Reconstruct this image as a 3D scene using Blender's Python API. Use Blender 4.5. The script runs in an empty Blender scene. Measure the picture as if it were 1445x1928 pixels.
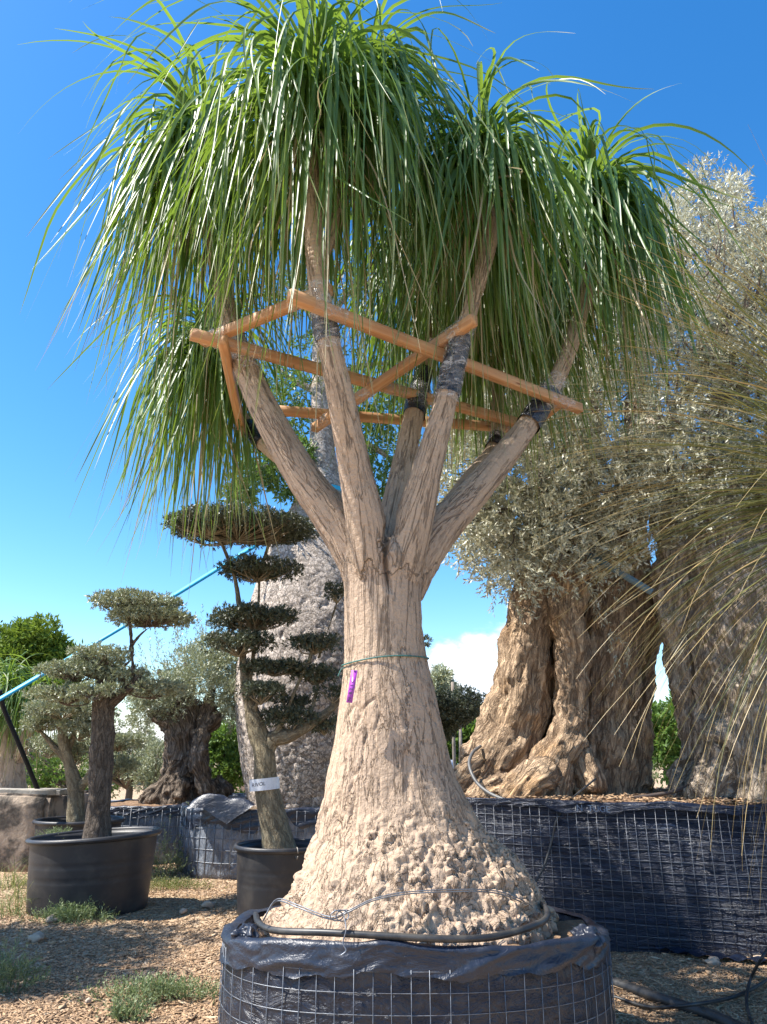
import bpy, math
import numpy as np
from mathutils import Vector

rng = np.random.default_rng(11)
sc = bpy.context.scene
COL = sc.collection
PI = math.pi

# ---------------------------------------------------------------- camera
PITCH = math.radians(18.1)
CAMZ = 1.5
FPX = 1377.0                      # focal length in pixels of the 1445 x 1928 photograph
cam_d = bpy.data.cameras.new('camera')
cam = bpy.data.objects.new('camera', cam_d)
COL.objects.link(cam)
cam.location = (0, 0, CAMZ)
cam.rotation_euler = (PI / 2 + PITCH, 0, 0)
cam_d.sensor_fit = 'VERTICAL'
cam_d.sensor_height = 36.0
cam_d.lens = 18.0 / (964.0 / FPX)
cam_d.clip_start = 0.05
cam_d.clip_end = 3000
sc.camera = cam

# ---------------------------------------------------------------- light
SUN_TO = Vector((-1.0, -0.12, 1.38)).normalized()
SUN_EL = math.asin(SUN_TO.z)
SUN_ROT = math.atan2(SUN_TO.x, SUN_TO.y)
world = bpy.data.worlds.new('World')
sc.world = world
world.use_nodes = True
sun_d = bpy.data.lights.new('sun', 'SUN')
sun_d.energy = 5.0
sun_d.angle = math.radians(0.5)
sun_d.color = (1.0, 0.95, 0.87)
sun = bpy.data.objects.new('sun', sun_d)
COL.objects.link(sun)
sun.location = (-20, -2, 24)
sun.rotation_euler = (-SUN_TO).to_track_quat('-Z', 'Y').to_euler()
sc.view_settings.view_transform = 'Standard'
sc.view_settings.look = 'None'
sc.view_settings.gamma = 1.0
sc.view_settings.exposure = 1.12
sc.cycles.max_bounces = 6
sc.cycles.transparent_max_bounces = 12


class NT:
    """tiny node-tree helper"""
    def __init__(self, tree):
        self.t = tree

    def n(self, kind, ins=None, **props):
        nd = self.t.nodes.new(kind)
        for k, v in props.items():
            setattr(nd, k, v)
        for k, v in (ins or {}).items():
            s = nd.inputs[k]
            if isinstance(v, bpy.types.NodeSocket):
                self.t.links.new(v, s)
            else:
                s.default_value = v
        return nd

    def math(self, op, a, b=0.0, c=0.0, clamp=False):
        nd = self.n('ShaderNodeMath', {0: a, 1: b, 2: c}, operation=op, use_clamp=clamp)
        return nd.outputs[0]

    def ramp(self, fac, stops, interp='LINEAR'):
        nd = self.n('ShaderNodeValToRGB', {0: fac})
        cr = nd.color_ramp
        cr.interpolation = interp
        while len(cr.elements) < len(stops):
            cr.elements.new(0.5)
        for e, (p, c) in zip(cr.elements, stops):
            e.position = p
            e.color = (c, c, c, 1) if not isinstance(c, tuple) else (*c, 1)
        return nd.outputs[0]

    def mix(self, fac, a, b, blend='MIX'):
        nd = self.n('ShaderNodeMix', data_type='RGBA', blend_type=blend)
        for s, v in ((nd.inputs[0], fac), (nd.inputs[6], a), (nd.inputs[7], b)):
            if isinstance(v, bpy.types.NodeSocket):
                self.t.links.new(v, s)
            elif isinstance(v, tuple) and len(v) == 3:
                s.default_value = (*v, 1)
            else:
                s.default_value = v
        return nd.outputs[2]

    def noise(self, vec, scale, detail=4.0, rough=0.55, dist=0.0):
        nd = self.n('ShaderNodeTexNoise', {'Scale': scale, 'Detail': detail, 'Roughness': rough, 'Distortion': dist})
        if vec is not None:
            self.t.links.new(vec, nd.inputs['Vector'])
        return nd.outputs[0]

    def mapping(self, vec, scale=(1, 1, 1), loc=(0, 0, 0)):
        return self.n('ShaderNodeMapping', {'Vector': vec, 'Scale': scale, 'Location': loc}).outputs[0]

    def smooth(self, v, a, b):
        nd = self.n('ShaderNodeMapRange', {'Value': v, 'From Min': a, 'From Max': b}, interpolation_type='SMOOTHSTEP')
        return nd.outputs[0]


# sky: Nishita with a low bank of cumulus near the horizon, the same all the way round
w = NT(world.node_tree)
for nd in list(world.node_tree.nodes):
    world.node_tree.nodes.remove(nd)
sky = w.n('ShaderNodeTexSky', sky_type='NISHITA', sun_disc=False, sun_elevation=SUN_EL, sun_rotation=SUN_ROT,
          altitude=0.0, air_density=1.0, dust_density=0.35, ozone_density=2.6)
hsv = w.n('ShaderNodeHueSaturation', {'Saturation': 1.35, 'Value': 1.06, 'Color': sky.outputs[0]})
tc = w.n('ShaderNodeTexCoord')
sep = w.n('ShaderNodeSeparateXYZ', {0: tc.outputs['Generated']})
flat = w.n('ShaderNodeCombineXYZ', {0: sep.outputs[0], 1: sep.outputs[1], 2: 0.0})
top = w.noise(w.mapping(flat.outputs[0], (1, 1, 1), (3.15, 0.6, 0)), 2.6, 1.0)
puff = w.noise(w.mapping(tc.outputs['Generated'], (1, 1, 1.7), (0, 0, 0)), 13.0, 7.0, 0.6)
h = w.math('MULTIPLY_ADD', w.smooth(top, 0.42, 0.62), 0.21, -0.04)
h = w.math('ADD', h, w.math('MULTIPLY', w.math('SUBTRACT', puff, 0.5), 0.24))
cl = w.smooth(w.math('SUBTRACT', h, sep.outputs[2]), -0.005, 0.055)
shade = w.noise(w.mapping(tc.outputs['Generated'], (1, 1, 2), (0.3, 0.2, 0)), 9.0, 5.0)
ccol = w.mix(w.smooth(shade, 0.35, 0.65), (5.2, 5.7, 6.7), (7.6, 7.7, 7.9))
skyc = w.mix(w.math('MULTIPLY', cl, 0.85), hsv.outputs[0], ccol)
bg = w.n('ShaderNodeBackground', {'Color': skyc, 'Strength': 0.122})
wo = w.n('ShaderNodeOutputWorld', {'Surface': bg.outputs[0]})

# ---------------------------------------------------------------- pixels -> world
CP, SP = math.cos(PITCH), math.sin(PITCH)


def ray(px, py):
    xc, yc = (px - 722.5) / FPX, (964.0 - py) / FPX
    return np.array([xc, CP - yc * SP, SP + yc * CP])


def at(px, py, Y):
    d = ray(px, py)
    p = d * (Y / d[1])
    p[2] += CAMZ
    return p


def atz(px, py, z):
    d = ray(px, py)
    p = d * ((z - CAMZ) / d[2])
    p[2] += CAMZ
    return p


def pxm(p):
    """metres covered by one photograph pixel at point p"""
    return (p[1] * CP + (p[2] - CAMZ) * SP) / FPX


# ---------------------------------------------------------------- noise and mesh helpers
def _h(ix, iy, iz, seed):
    n = (ix * 374761393 + iy * 668265263 + iz * 1274126177 + seed * 974634777) & 0xFFFFFFFF
    n = ((n ^ (n >> 13)) * 1274126177) & 0xFFFFFFFF
    n = n ^ (n >> 16)
    return (n & 0xFFFF) / 32767.5 - 1.0


def noise(P, seed=0):
    P = np.asarray(P, float)
    i = np.floor(P).astype(np.int64)
    f = P - i
    u = f * f * f * (f * (f * 6 - 15) + 10)
    r = 0
    for dx in (0, 1):
        wx = u[:, 0] if dx else 1 - u[:, 0]
        for dy in (0, 1):
            wy = u[:, 1] if dy else 1 - u[:, 1]
            for dz in (0, 1):
                wz = u[:, 2] if dz else 1 - u[:, 2]
                r = r + wx * wy * wz * _h(i[:, 0] + dx, i[:, 1] + dy, i[:, 2] + dz, seed)
    return r


def fbm(P, oc=4, seed=0, gain=0.5):
    r, a, P = 0, 1.0, np.asarray(P, float)
    for k in range(oc):
        r = r + a * noise(P, seed + k * 17)
        P = P * 2.03
        a *= gain
    return r


def ridged(P, oc=3, seed=0):
    r, a, P = 0, 1.0, np.asarray(P, float)
    for k in range(oc):
        r = r + a * (1 - 2 * np.abs(noise(P, seed + k * 13)))
        P = P * 2.1
        a *= 0.5
    return r


def worley(P, seed=0):
    """cell noise: F2 - F1 and a random value per cell"""
    P = np.asarray(P, float)
    i = np.floor(P).astype(np.int64)
    f1, f2, cid = np.full(len(P), 9.0), np.full(len(P), 9.0), np.zeros(len(P))
    for dx in (-1, 0, 1):
        for dy in (-1, 0, 1):
            for dz in (-1, 0, 1):
                a, b, c = i[:, 0] + dx, i[:, 1] + dy, i[:, 2] + dz
                q = np.stack([a + 0.5 + 0.5 * _h(a, b, c, seed), b + 0.5 + 0.5 * _h(a, b, c, seed + 1), c + 0.5 + 0.5 * _h(a, b, c, seed + 2)], -1)
                d = np.linalg.norm(P - q, axis=1)
                nearer = d < f1
                f2 = np.where(nearer, f1, np.minimum(f2, d))
                cid = np.where(nearer, _h(a, b, c, seed + 3), cid)
                f1 = np.where(nearer, d, f1)
    return f2 - f1, cid


def norm(v):
    return v / np.maximum(np.linalg.norm(v, axis=-1, keepdims=True), 1e-9)


def raw_mesh(name, V, F, smooth=True, attrs=None):
    me = bpy.data.meshes.new(name)
    V = np.ascontiguousarray(V, dtype=np.float32)
    Fs = F if isinstance(F, (list, tuple)) else [F]
    Fs = [np.asarray(f, dtype=np.int32) for f in Fs if len(f)]
    me.vertices.add(len(V))
    me.vertices.foreach_set('co', V.ravel())
    loops = np.concatenate([f.ravel() for f in Fs])
    cnt = np.concatenate([np.full(len(f), f.shape[1]) for f in Fs])
    st = np.concatenate([[0], np.cumsum(cnt)[:-1]]).astype(np.int32)
    me.loops.add(len(loops))
    me.loops.foreach_set('vertex_index', loops)
    me.polygons.add(len(cnt))
    me.polygons.foreach_set('loop_start', st)
    if smooth:
        me.polygons.foreach_set('use_smooth', np.ones(len(cnt), dtype=bool))
    for k, a in (attrs or {}).items():
        a = np.ascontiguousarray(a, dtype=np.float32)
        if a.ndim == 1:
            me.attributes.new(k, 'FLOAT', 'POINT').data.foreach_set('value', a)
        else:
            me.attributes.new(k, 'FLOAT_VECTOR', 'POINT').data.foreach_set('vector', a.ravel())
    me.update(calc_edges=True)
    return me


ORG = {}


def thing(name, label, cat, base, group=None):
    o = bpy.data.objects.new(name, None)
    COL.objects.link(o)
    o.empty_display_size = 0.2
    o.location = tuple(base)
    ORG[o.name] = np.array(base, float)
    o['label'] = label
    o['category'] = cat
    if group:
        o['group'] = group
    return o


def tag(o, label, cat, group=None):
    o['label'] = label
    o['category'] = cat
    if group:
        o['group'] = group
    return o


def obj(name, V, F, mat, parent=None, smooth=True, attrs=None, base=None, stuff=False):
    """world-space vertices -> one mesh object, its origin at its parent's (or at base)"""
    V = np.asarray(V, float)
    if parent is not None:
        org = ORG[parent.name]
    else:
        org = np.array(base, float) if base is not None else np.array([V[:, 0].mean(), V[:, 1].mean(), V[:, 2].min()])
    me = raw_mesh(name, V - org, F, smooth, attrs)
    me.materials.append(mat)
    o = bpy.data.objects.new(name, me)
    COL.objects.link(o)
    ORG[o.name] = org
    if parent is not None:
        o.parent = parent
    else:
        o.location = tuple(org)
    if stuff:
        o['kind'] = 'stuff'
    return o


def link_copy(src, parent, loc=None):
    o = src.copy()
    COL.objects.link(o)
    o.parent = parent
    ORG[o.name] = ORG[parent.name] if parent else np.zeros(3)
    return o


def catmull(P, n):
    """resample control points (any columns) into n rows"""
    P = np.asarray(P, float)
    Q = np.vstack([2 * P[0] - P[1], P, 2 * P[-1] - P[-2]])
    d = np.linalg.norm(np.diff(P[:, :3], axis=0), axis=1)
    s = np.concatenate([[0], np.cumsum(d)])
    u = np.linspace(0, s[-1], n)
    k = np.clip(np.searchsorted(s, u, side='right') - 1, 0, len(P) - 2)
    t = ((u - s[k]) / np.maximum(d[k], 1e-9))[:, None]
    a, b, c, e = Q[k], Q[k + 1], Q[k + 2], Q[k + 3]
    return 0.5 * (2 * b + (c - a) * t + (2 * a - 5 * b + 4 * c - e) * t ** 2 + (3 * b - a - 3 * c + e) * t ** 3)


def frames(P):
    T = norm(np.gradient(P, axis=0))
    ref = np.array([0, 0, 1.0]) if abs(T[0][2]) < 0.8 else np.array([0, 1.0, 0])
    A = np.zeros_like(P)
    a = np.cross(T[0], ref)
    for i in range(len(P)):
        a = a - T[i] * np.dot(a, T[i])
        a = a / (np.linalg.norm(a) + 1e-9)
        A[i] = a
    return T, A, np.cross(T, A)


def tube(P, R, seg=12, cap=True, closed=False):
    P = np.asarray(P, float)
    n = len(P)
    R = np.broadcast_to(np.asarray(R, float), (n,))
    T, A, B = frames(P)
    if closed:
        T = norm(np.roll(P, -1, 0) - np.roll(P, 1, 0))
        up = np.array([0, 0, 1.0])
        A = norm(np.cross(T, up))
        B = np.cross(T, A)
    th = np.linspace(0, 2 * PI, seg, endpoint=False)
    V = P[:, None] + R[:, None, None] * (np.cos(th)[None, :, None] * A[:, None] + np.sin(th)[None, :, None] * B[:, None])
    V = V.reshape(-1, 3)
    m = n if closed else n - 1
    i, j = np.meshgrid(np.arange(m), np.arange(seg), indexing='ij')
    i2, j2 = (i + 1) % n, (j + 1) % seg
    Q = np.stack([i * seg + j, i * seg + j2, i2 * seg + j2, i2 * seg + j], -1).reshape(-1, 4)
    F = [Q]
    if cap and not closed:
        V = np.vstack([V, P[0], P[-1]])
        k = np.arange(seg)
        F.append(np.vstack([np.stack([(k + 1) % seg, k, np.full(seg, n * seg)], -1),
                            np.stack([(n - 1) * seg + k, (n - 1) * seg + (k + 1) % seg, np.full(seg, n * seg + 1)], -1)]))
    return V, F


def joinm(parts):
    """[(V, F)] -> (V, [quads, tris])"""
    Vs, q, t, off = [], [], [], 0
    for V, F in parts:
        for f in (F if isinstance(F, list) else [F]):
            f = np.asarray(f)
            if len(f):
                (q if f.shape[1] == 4 else t).append(f + off)
        Vs.append(V)
        off += len(V)
    return np.vstack(Vs), [np.vstack(x) for x in (q, t) if x]


def grid_faces(n, m, wrap=False):
    nn = n if wrap else n - 1
    i, j = np.meshgrid(np.arange(nn), np.arange(m - 1), indexing='ij')
    i2 = (i + 1) % n
    return np.stack([i * m + j, i2 * m + j, i2 * m + j + 1, i * m + j + 1], -1).reshape(-1, 4)


def organic(name, limbs, voxel, mat, parent, disp, smooth=6, warp=None, base=None, straight=None):
    """limbs = [rows of x y z r]; union by voxel remesh, then relief along the grain"""
    parts, sk = [], []
    for li, L in enumerate(limbs):
        L = np.asarray(L, float)
        ln = np.linalg.norm(np.diff(L[:, :3], axis=0), axis=1).sum()
        n = int(max(6, min(60, ln / max(0.03, L[:, 3].min() * 0.5))))
        C = catmull(L, n)
        P, R = C[:, :3], np.maximum(C[:, 3], 0.006)
        parts.append(tube(P, R, 28))
        T, A, B = frames(P)
        s = np.concatenate([[0], np.cumsum(np.linalg.norm(np.diff(P, axis=0), axis=1))])
        for k in range(n):
            sk.append(np.concatenate([P[k], [R[k]], T[k], A[k], B[k], [s[k] + li * 7.3]]))
    V, F = joinm(parts)
    if warp is not None:
        V = warp(V)
    me = raw_mesh('tmp', V, F)
    o = bpy.data.objects.new('tmp', me)
    COL.objects.link(o)
    m = o.modifiers.new('r', 'REMESH')
    m.mode = 'VOXEL'
    m.voxel_size = voxel
    m = o.modifiers.new('s', 'SMOOTH')
    m.factor = 0.5
    m.iterations = smooth
    dg = bpy.context.evaluated_depsgraph_get()
    ev = o.evaluated_get(dg)
    em = ev.to_mesh()
    nv = len(em.vertices)
    V = np.empty(nv * 3, np.float32)
    em.vertices.foreach_get('co', V)
    V = V.reshape(-1, 3).astype(float)
    Nn = np.empty(nv * 3, np.float32)
    em.vertices.foreach_get('normal', Nn)
    Nn = Nn.reshape(-1, 3).astype(float)
    nl = len(em.loops)
    lv = np.empty(nl, np.int32)
    em.loops.foreach_get('vertex_index', lv)
    ls = np.empty(len(em.polygons), np.int32)
    em.polygons.foreach_get('loop_total', ls)
    ev.to_mesh_clear()
    bpy.data.objects.remove(o)
    bpy.data.meshes.remove(me)
    F = [lv.reshape(-1, 4)] if (ls == 4).all() else None
    if F is None:
        st = np.concatenate([[0], np.cumsum(ls)[:-1]])
        F = []
        for k in (3, 4):
            q = st[ls == k]
            if len(q):
                F.append(lv[q[:, None] + np.arange(k)])
    sk = np.array(sk)
    G = np.empty((nv, 3))
    for a in range(0, nv, 20000):
        v = V[a:a + 20000]
        d = np.linalg.norm(v[:, None] - sk[None, :, :3], axis=2) / (sk[None, :, 3] + 0.03)
        k = d.argmin(1)
        S = sk[k]
        r = v - S[:, :3]
        G[a:a + 20000] = np.stack([(r * S[:, 7:10]).sum(1), (r * S[:, 10:13]).sum(1), (r * S[:, 4:7]).sum(1) + S[:, 13]], -1)
    if straight is not None:
        lo_ = V[:, 2] < straight[2] + 0.13 * fbm(V * np.array([9.0, 9.0, 4.0]), 3, 19)
        G[lo_] = V[lo_] - np.array([straight[0], straight[1], 0])
    V = V + Nn * disp(G, V, Nn)[:, None]
    return obj(name, V, F, mat, parent, True, {'grain': G}, base)


# ---------------------------------------------------------------- materials
MATS = {}


def material(name):
    m = bpy.data.materials.new(name)
    m.use_nodes = True
    t = m.node_tree
    for nd in list(t.nodes):
        t.nodes.remove(nd)
    k = NT(t)
    out = k.n('ShaderNodeOutputMaterial')
    MATS[name] = m
    return m, k, out


def fin(k, out, sh):
    k.t.links.new(sh, out.inputs['Surface'])


def attr(k, nm):
    return k.n('ShaderNodeAttribute', attribute_name=nm)


def bump(k, hgt, dist, strength=1.0, nrm=None):
    ins = {'Height': hgt, 'Distance': dist, 'Strength': strength}
    if nrm is not None:
        ins['Normal'] = nrm
    return k.n('ShaderNodeBump', ins).outputs[0]


def bark(name, c1, c2, crack, gs=(9, 9, 1.7), fis=(0.46, 0.5, 0.54), bd=0.02, fine=40.0, rough=0.9, crack_amt=0.75, c3=None):
    m, k, out = material(name)
    g = attr(k, 'grain').outputs['Vector']
    st = k.mapping(g, gs)
    big = k.noise(k.mapping(g, (1.5, 1.5, 0.8)), 1.6, 4)
    n1 = k.noise(st, 1.0, 5, 0.6, 0.6)
    line = k.ramp(n1, [(fis[0], 0.0), (fis[1], 1.0), (fis[2], 0.0)])
    n2 = k.noise(k.mapping(g, (gs[0] * 2.3, gs[1] * 2.3, gs[2] * 2.0)), 1.0, 4, 0.6, 0.4)
    line2 = k.ramp(n2, [(fis[0], 0.0), (fis[1], 0.45), (fis[2], 0.0)])
    f = k.noise(g, fine, 5, 0.65)
    col = k.mix(k.smooth(big, 0.35, 0.65), c1, c2)
    if c3:
        col = k.mix(k.smooth(k.noise(g, 2.7, 3), 0.52, 0.7), col, c3)
    col = k.mix(k.math('MULTIPLY', k.smooth(f, 0.3, 0.75), 0.45), col, tuple(min(1, x * 1.3) for x in c1))
    cr = k.math('MULTIPLY', k.math('MAXIMUM', line, line2), crack_amt, clamp=True)
    col = k.mix(cr, col, crack)
    hh = k.math('SUBTRACT', k.math('MULTIPLY_ADD', f, 0.5, k.math('MULTIPLY', n2, 0.5)), k.math('MULTIPLY', cr, 0.9))
    p = k.n('ShaderNodeBsdfPrincipled', {'Base Color': col, 'Roughness': rough, 'Specular IOR Level': 0.2, 'Normal': bump(k, hh, bd)})
    fin(k, out, p.outputs[0])
    return m


def leafmat(name, c1, c2, trans, tf=0.35, rough=0.4, spec=0.5, tipc=None, tip=(0.75, 1.0), dry=None):
    m, k, out = material(name)
    t = attr(k, 'tint').outputs['Fac']
    col = k.mix(t, c1, c2)
    tcol = k.mix(t, tuple(x * 0.75 for x in trans), trans)
    if dry:
        d = k.smooth(t, 0.93, 0.97)
        col = k.mix(d, col, dry)
        tcol = k.mix(d, tcol, tuple(x * 0.7 for x in dry))
    if tipc:
        tp = k.smooth(k.math('ADD', attr(k, 'along').outputs['Fac'], k.math('MULTIPLY_ADD', t, 0.3, -0.15)), *tip)
        col = k.mix(tp, col, tipc)
    p = k.n('ShaderNodeBsdfPrincipled', {'Base Color': col, 'Roughness': rough, 'Specular IOR Level': spec})
    tr = k.n('ShaderNodeBsdfTranslucent', {'Color': tcol})
    mx = k.n('ShaderNodeMixShader', {0: tf, 1: p.outputs[0], 2: tr.outputs[0]})
    fin(k, out, mx.outputs[0])
    return m


def plain(name, c, rough=0.5, spec=0.5, metal=0.0, c2=None, nscale=6.0, bd=0.0, bscale=60.0, lo=0.4, hi=0.65):
    m, k, out = material(name)
    co = k.n('ShaderNodeTexCoord').outputs['Object']
    col = c if len(c) == 4 else (*c, 1)
    if c2:
        col = k.mix(k.smooth(k.noise(co, nscale, 6, 0.6), lo, hi), c, c2)
    ins = {'Base Color': col, 'Roughness': rough, 'Specular IOR Level': spec, 'Metallic': metal}
    if bd:
        ins['Normal'] = bump(k, k.noise(co, bscale, 5, 0.6), bd)
    p = k.n('ShaderNodeBsdfPrincipled', ins)
    fin(k, out, p.outputs[0])
    return m


M_PALMBARK = bark('palm_bark', (0.475, 0.35, 0.245), (0.42, 0.31, 0.225), (0.21, 0.145, 0.10), gs=(9, 9, 0.8), fis=(0.485, 0.5, 0.515), bd=0.02, fine=55, crack_amt=0.6)
M_BOTTLEBARK = bark('bottle_tree_bark', (0.56, 0.475, 0.395), (0.49, 0.415, 0.35), (0.22, 0.18, 0.15), gs=(10, 10, 10), fis=(0.46, 0.5, 0.54), bd=0.03, fine=25, crack_amt=0.8)
M_OLIVEBARK = bark('old_olive_bark', (0.57, 0.41, 0.265), (0.46, 0.325, 0.215), (0.17, 0.11, 0.07), gs=(14, 14, 3.0), fis=(0.42, 0.5, 0.58), bd=0.035, fine=38, crack_amt=0.85, c3=(0.56, 0.34, 0.17))
M_STUMP = bark('stump_bark', (0.30, 0.235, 0.175), (0.22, 0.17, 0.13), (0.055, 0.04, 0.03), gs=(13, 13, 3.0), fis=(0.42, 0.5, 0.58), bd=0.035, fine=38, crack_amt=0.85)
M_OLIVEPALE = bark('pale_olive_bark', (0.50, 0.41, 0.31), (0.38, 0.30, 0.225), (0.13, 0.095, 0.07), gs=(16, 16, 4), fis=(0.42, 0.5, 0.58), bd=0.03, fine=40, crack_amt=0.8)
M_OLIVEGREY = bark('grey_olive_bark', (0.205, 0.165, 0.13), (0.15, 0.12, 0.098), (0.06, 0.045, 0.035), gs=(24, 24, 7), fis=(0.42, 0.5, 0.58), bd=0.02, fine=60, crack_amt=0.8)
M_OLIVETAN = bark('tan_olive_bark', (0.30, 0.25, 0.16), (0.20, 0.16, 0.11), (0.07, 0.05, 0.035), gs=(18, 18, 6), fis=(0.44, 0.5, 0.56), bd=0.015, fine=60, crack_amt=0.6)
M_PALMLEAF = leafmat('palm_leaf', (0.05, 0.118, 0.032), (0.145, 0.23, 0.058), (0.32, 0.48, 0.05), 0.34, 0.42, 0.5, tipc=(0.42, 0.38, 0.20), tip=(0.74, 1.1), dry=(0.50, 0.39, 0.21))
M_OLIVELEAF = leafmat('olive_leaf', (0.20, 0.225, 0.135), (0.46, 0.48, 0.33), (0.26, 0.29, 0.10), 0.2, 0.42, 0.55)
M_SILVER = leafmat('silver_olive_leaf', (0.27, 0.265, 0.18), (0.66, 0.65, 0.52), (0.42, 0.40, 0.22), 0.25, 0.42, 0.5)
M_NIWAKI = leafmat('dark_olive_leaf', (0.04, 0.052, 0.03), (0.13, 0.145, 0.09), (0.10, 0.12, 0.04), 0.15, 0.42, 0.55)
M_GREEN = leafmat('green_leaf', (0.05, 0.105, 0.02), (0.12, 0.20, 0.04), (0.22, 0.36, 0.05), 0.3, 0.45, 0.4)
M_PINE = leafmat('pine_leaf', (0.07, 0.13, 0.02), (0.17, 0.235, 0.03), (0.25, 0.36, 0.04), 0.25, 0.6, 0.2)
M_WEED = leafmat('weed_leaf', (0.15, 0.195, 0.10), (0.29, 0.34, 0.17), (0.22, 0.3, 0.10), 0.3, 0.5, 0.3)
M_NEEDLE = leafmat('grass_tree_leaf', (0.07, 0.095, 0.03), (0.16, 0.15, 0.05), (0.20, 0.21, 0.06), 0.2, 0.38, 0.5, tipc=(0.42, 0.31, 0.14), tip=(0.55, 0.98), dry=(0.36, 0.25, 0.10))
M_GRASS = leafmat('grass_blade', (0.12, 0.16, 0.05), (0.30, 0.28, 0.12), (0.25, 0.3, 0.08), 0.3, 0.5, 0.3)
M_PLASTIC = plain('black_plastic', (0.020, 0.020, 0.023), 0.45, 0.45, c2=(0.055, 0.05, 0.046), nscale=5, bd=0.001, bscale=180, lo=0.45, hi=0.8)
M_RUBBER = plain('black_pipe', (0.02, 0.021, 0.024), 0.45, 0.5, c2=(0.06, 0.056, 0.05), nscale=9)
M_WIRE = plain('galvanised_wire', (0.21, 0.23, 0.26), 0.45, 0.5, metal=0.6, c2=(0.13, 0.13, 0.14), nscale=20)
M_RUSTWIRE = plain('dull_wire', (0.20, 0.18, 0.16), 0.55, 0.5, metal=0.5)
M_TWINE = plain('green_twine', (0.05, 0.16, 0.14), 0.6)
M_TAG = plain('purple_tag', (0.36, 0.06, 0.42), 0.35, 0.5)
M_INK = plain('black_ink', (0.01, 0.008, 0.015), 0.6)
M_WHITEINK = plain('faded_white_ink', (0.11, 0.15, 0.22), 0.7)
M_TAPE = plain('white_tape', (0.72, 0.74, 0.78), 0.4, c2=(0.6, 0.63, 0.7), nscale=30)
M_STRAP = plain('blue_strap', (0.02, 0.36, 0.58), 0.5, c2=(0.03, 0.42, 0.64), nscale=14)
M_DARKSTRAP = plain('slate_strap', (0.10, 0.16, 0.19), 0.55)
M_CONC = plain('old_concrete', (0.42, 0.33, 0.25), 0.95, 0.1, c2=(0.11, 0.095, 0.08), nscale=3.2, bd=0.02, bscale=18, lo=0.42, hi=0.6)
M_SLAB = plain('stone_slab', (0.42, 0.38, 0.32), 0.95, 0.1, c2=(0.28, 0.25, 0.21), nscale=6, bd=0.01, bscale=30)
M_WOODPOLE = plain('weathered_pole', (0.24, 0.20, 0.16), 0.9, 0.2, c2=(0.16, 0.13, 0.10), nscale=8)
M_DARKPOLE = plain('dark_prop', (0.015, 0.014, 0.014), 0.7, 0.2)
M_BLACKWRAP = plain('black_wrap', (0.012, 0.012, 0.015), 0.22, 0.6, c2=(0.05, 0.05, 0.06), nscale=25, bd=0.012, bscale=45)
M_STONE = plain('stone', (0.46, 0.37, 0.28), 0.9, 0.2, c2=(0.33, 0.25, 0.19), nscale=12)
M_SOIL = plain('soil', (0.23, 0.145, 0.09), 0.95, 0.1, c2=(0.34, 0.225, 0.14), nscale=14, bd=0.03, bscale=60)
M_DARKSOIL = plain('potting_soil', (0.13, 0.095, 0.065), 0.95, 0.1, c2=(0.22, 0.16, 0.11), nscale=16, bd=0.03, bscale=60)
M_ROAD = plain('asphalt', (0.16, 0.165, 0.18), 0.9, 0.2, c2=(0.22, 0.22, 0.23))
M_WALLSTUCCO = plain('stucco', (0.42, 0.31, 0.24), 0.9, 0.1)
M_SIGNWHITE = plain('white_panel', (0.7, 0.74, 0.82), 0.5)


def fabric(name, c1, c2, rough, scale, bd, lo=0.5, hi=0.75, weave=True):
    m, k, out = material(name)
    co = k.n('ShaderNodeTexCoord').outputs['Object']
    dust = k.smooth(k.noise(co, 3.4, 7, 0.65), lo, hi)
    speck = k.smooth(k.noise(co, 85.0, 3, 0.6), 0.60, 0.72)
    col = k.mix(k.math('MAXIMUM', k.math('MULTIPLY', dust, 0.75), k.math('MULTIPLY', speck, 0.30)), c1, c2)
    hh = k.noise(k.mapping(co, scale), 1.0, 6, 0.62, 1.2)
    rr = k.math('MULTIPLY_ADD', dust, 0.25, rough)
    p = k.n('ShaderNodeBsdfPrincipled', {'Base Color': col, 'Roughness': rr, 'Specular IOR Level': 0.55, 'Normal': bump(k, hh, bd)})
    fin(k, out, p.outputs[0])
    return m


M_FABRIC = fabric('black_liner', (0.011, 0.015, 0.028), (0.045, 0.046, 0.056), 0.34, (7, 7, 12), 0.035)  # black film; the blue in its base colour stands for reflected sky
M_FABRIC2 = fabric('black_liner_smooth', (0.010, 0.017, 0.038), (0.035, 0.045, 0.075), 0.29, (2.5, 2.5, 22), 0.05, 0.5, 0.85)  # sky reflection put into the black base as a stronger blue tint
M_FABRIC3 = fabric('silvered_liner', (0.10, 0.12, 0.155), (0.30, 0.32, 0.35), 0.26, (9, 9, 3), 0.06, 0.42, 0.68)
M_FLAP = fabric('black_film', (0.014, 0.019, 0.034), (0.085, 0.085, 0.095), 0.36, (5, 5, 9), 0.018)

m, k, out = material('timber')
M_TIMBER = m
co = k.n('ShaderNodeTexCoord').outputs['Object']
gr = k.noise(k.mapping(co, (1.6, 34, 34)), 1.0, 5, 0.6, 0.8)
bl = k.noise(k.mapping(co, (2.2, 6, 6)), 1.0, 3)
col = k.mix(k.smooth(gr, 0.3, 0.7), (0.46, 0.235, 0.105), (0.62, 0.365, 0.19))
col = k.mix(k.math('MULTIPLY', k.smooth(bl, 0.45, 0.75), 0.5), col, (0.44, 0.18, 0.07))
kn = k.n('ShaderNodeTexVoronoi', {'Vector': k.mapping(co, (3.1, 11, 11)), 'Scale': 1.0})
col = k.mix(k.math('MULTIPLY', k.smooth(kn.outputs[0], 0.13, 0.05), 0.8), col, (0.17, 0.06, 0.025))
p = k.n('ShaderNodeBsdfPrincipled', {'Base Color': col, 'Roughness': 0.6, 'Specular IOR Level': 0.3, 'Normal': bump(k, gr, 0.004)})
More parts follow.
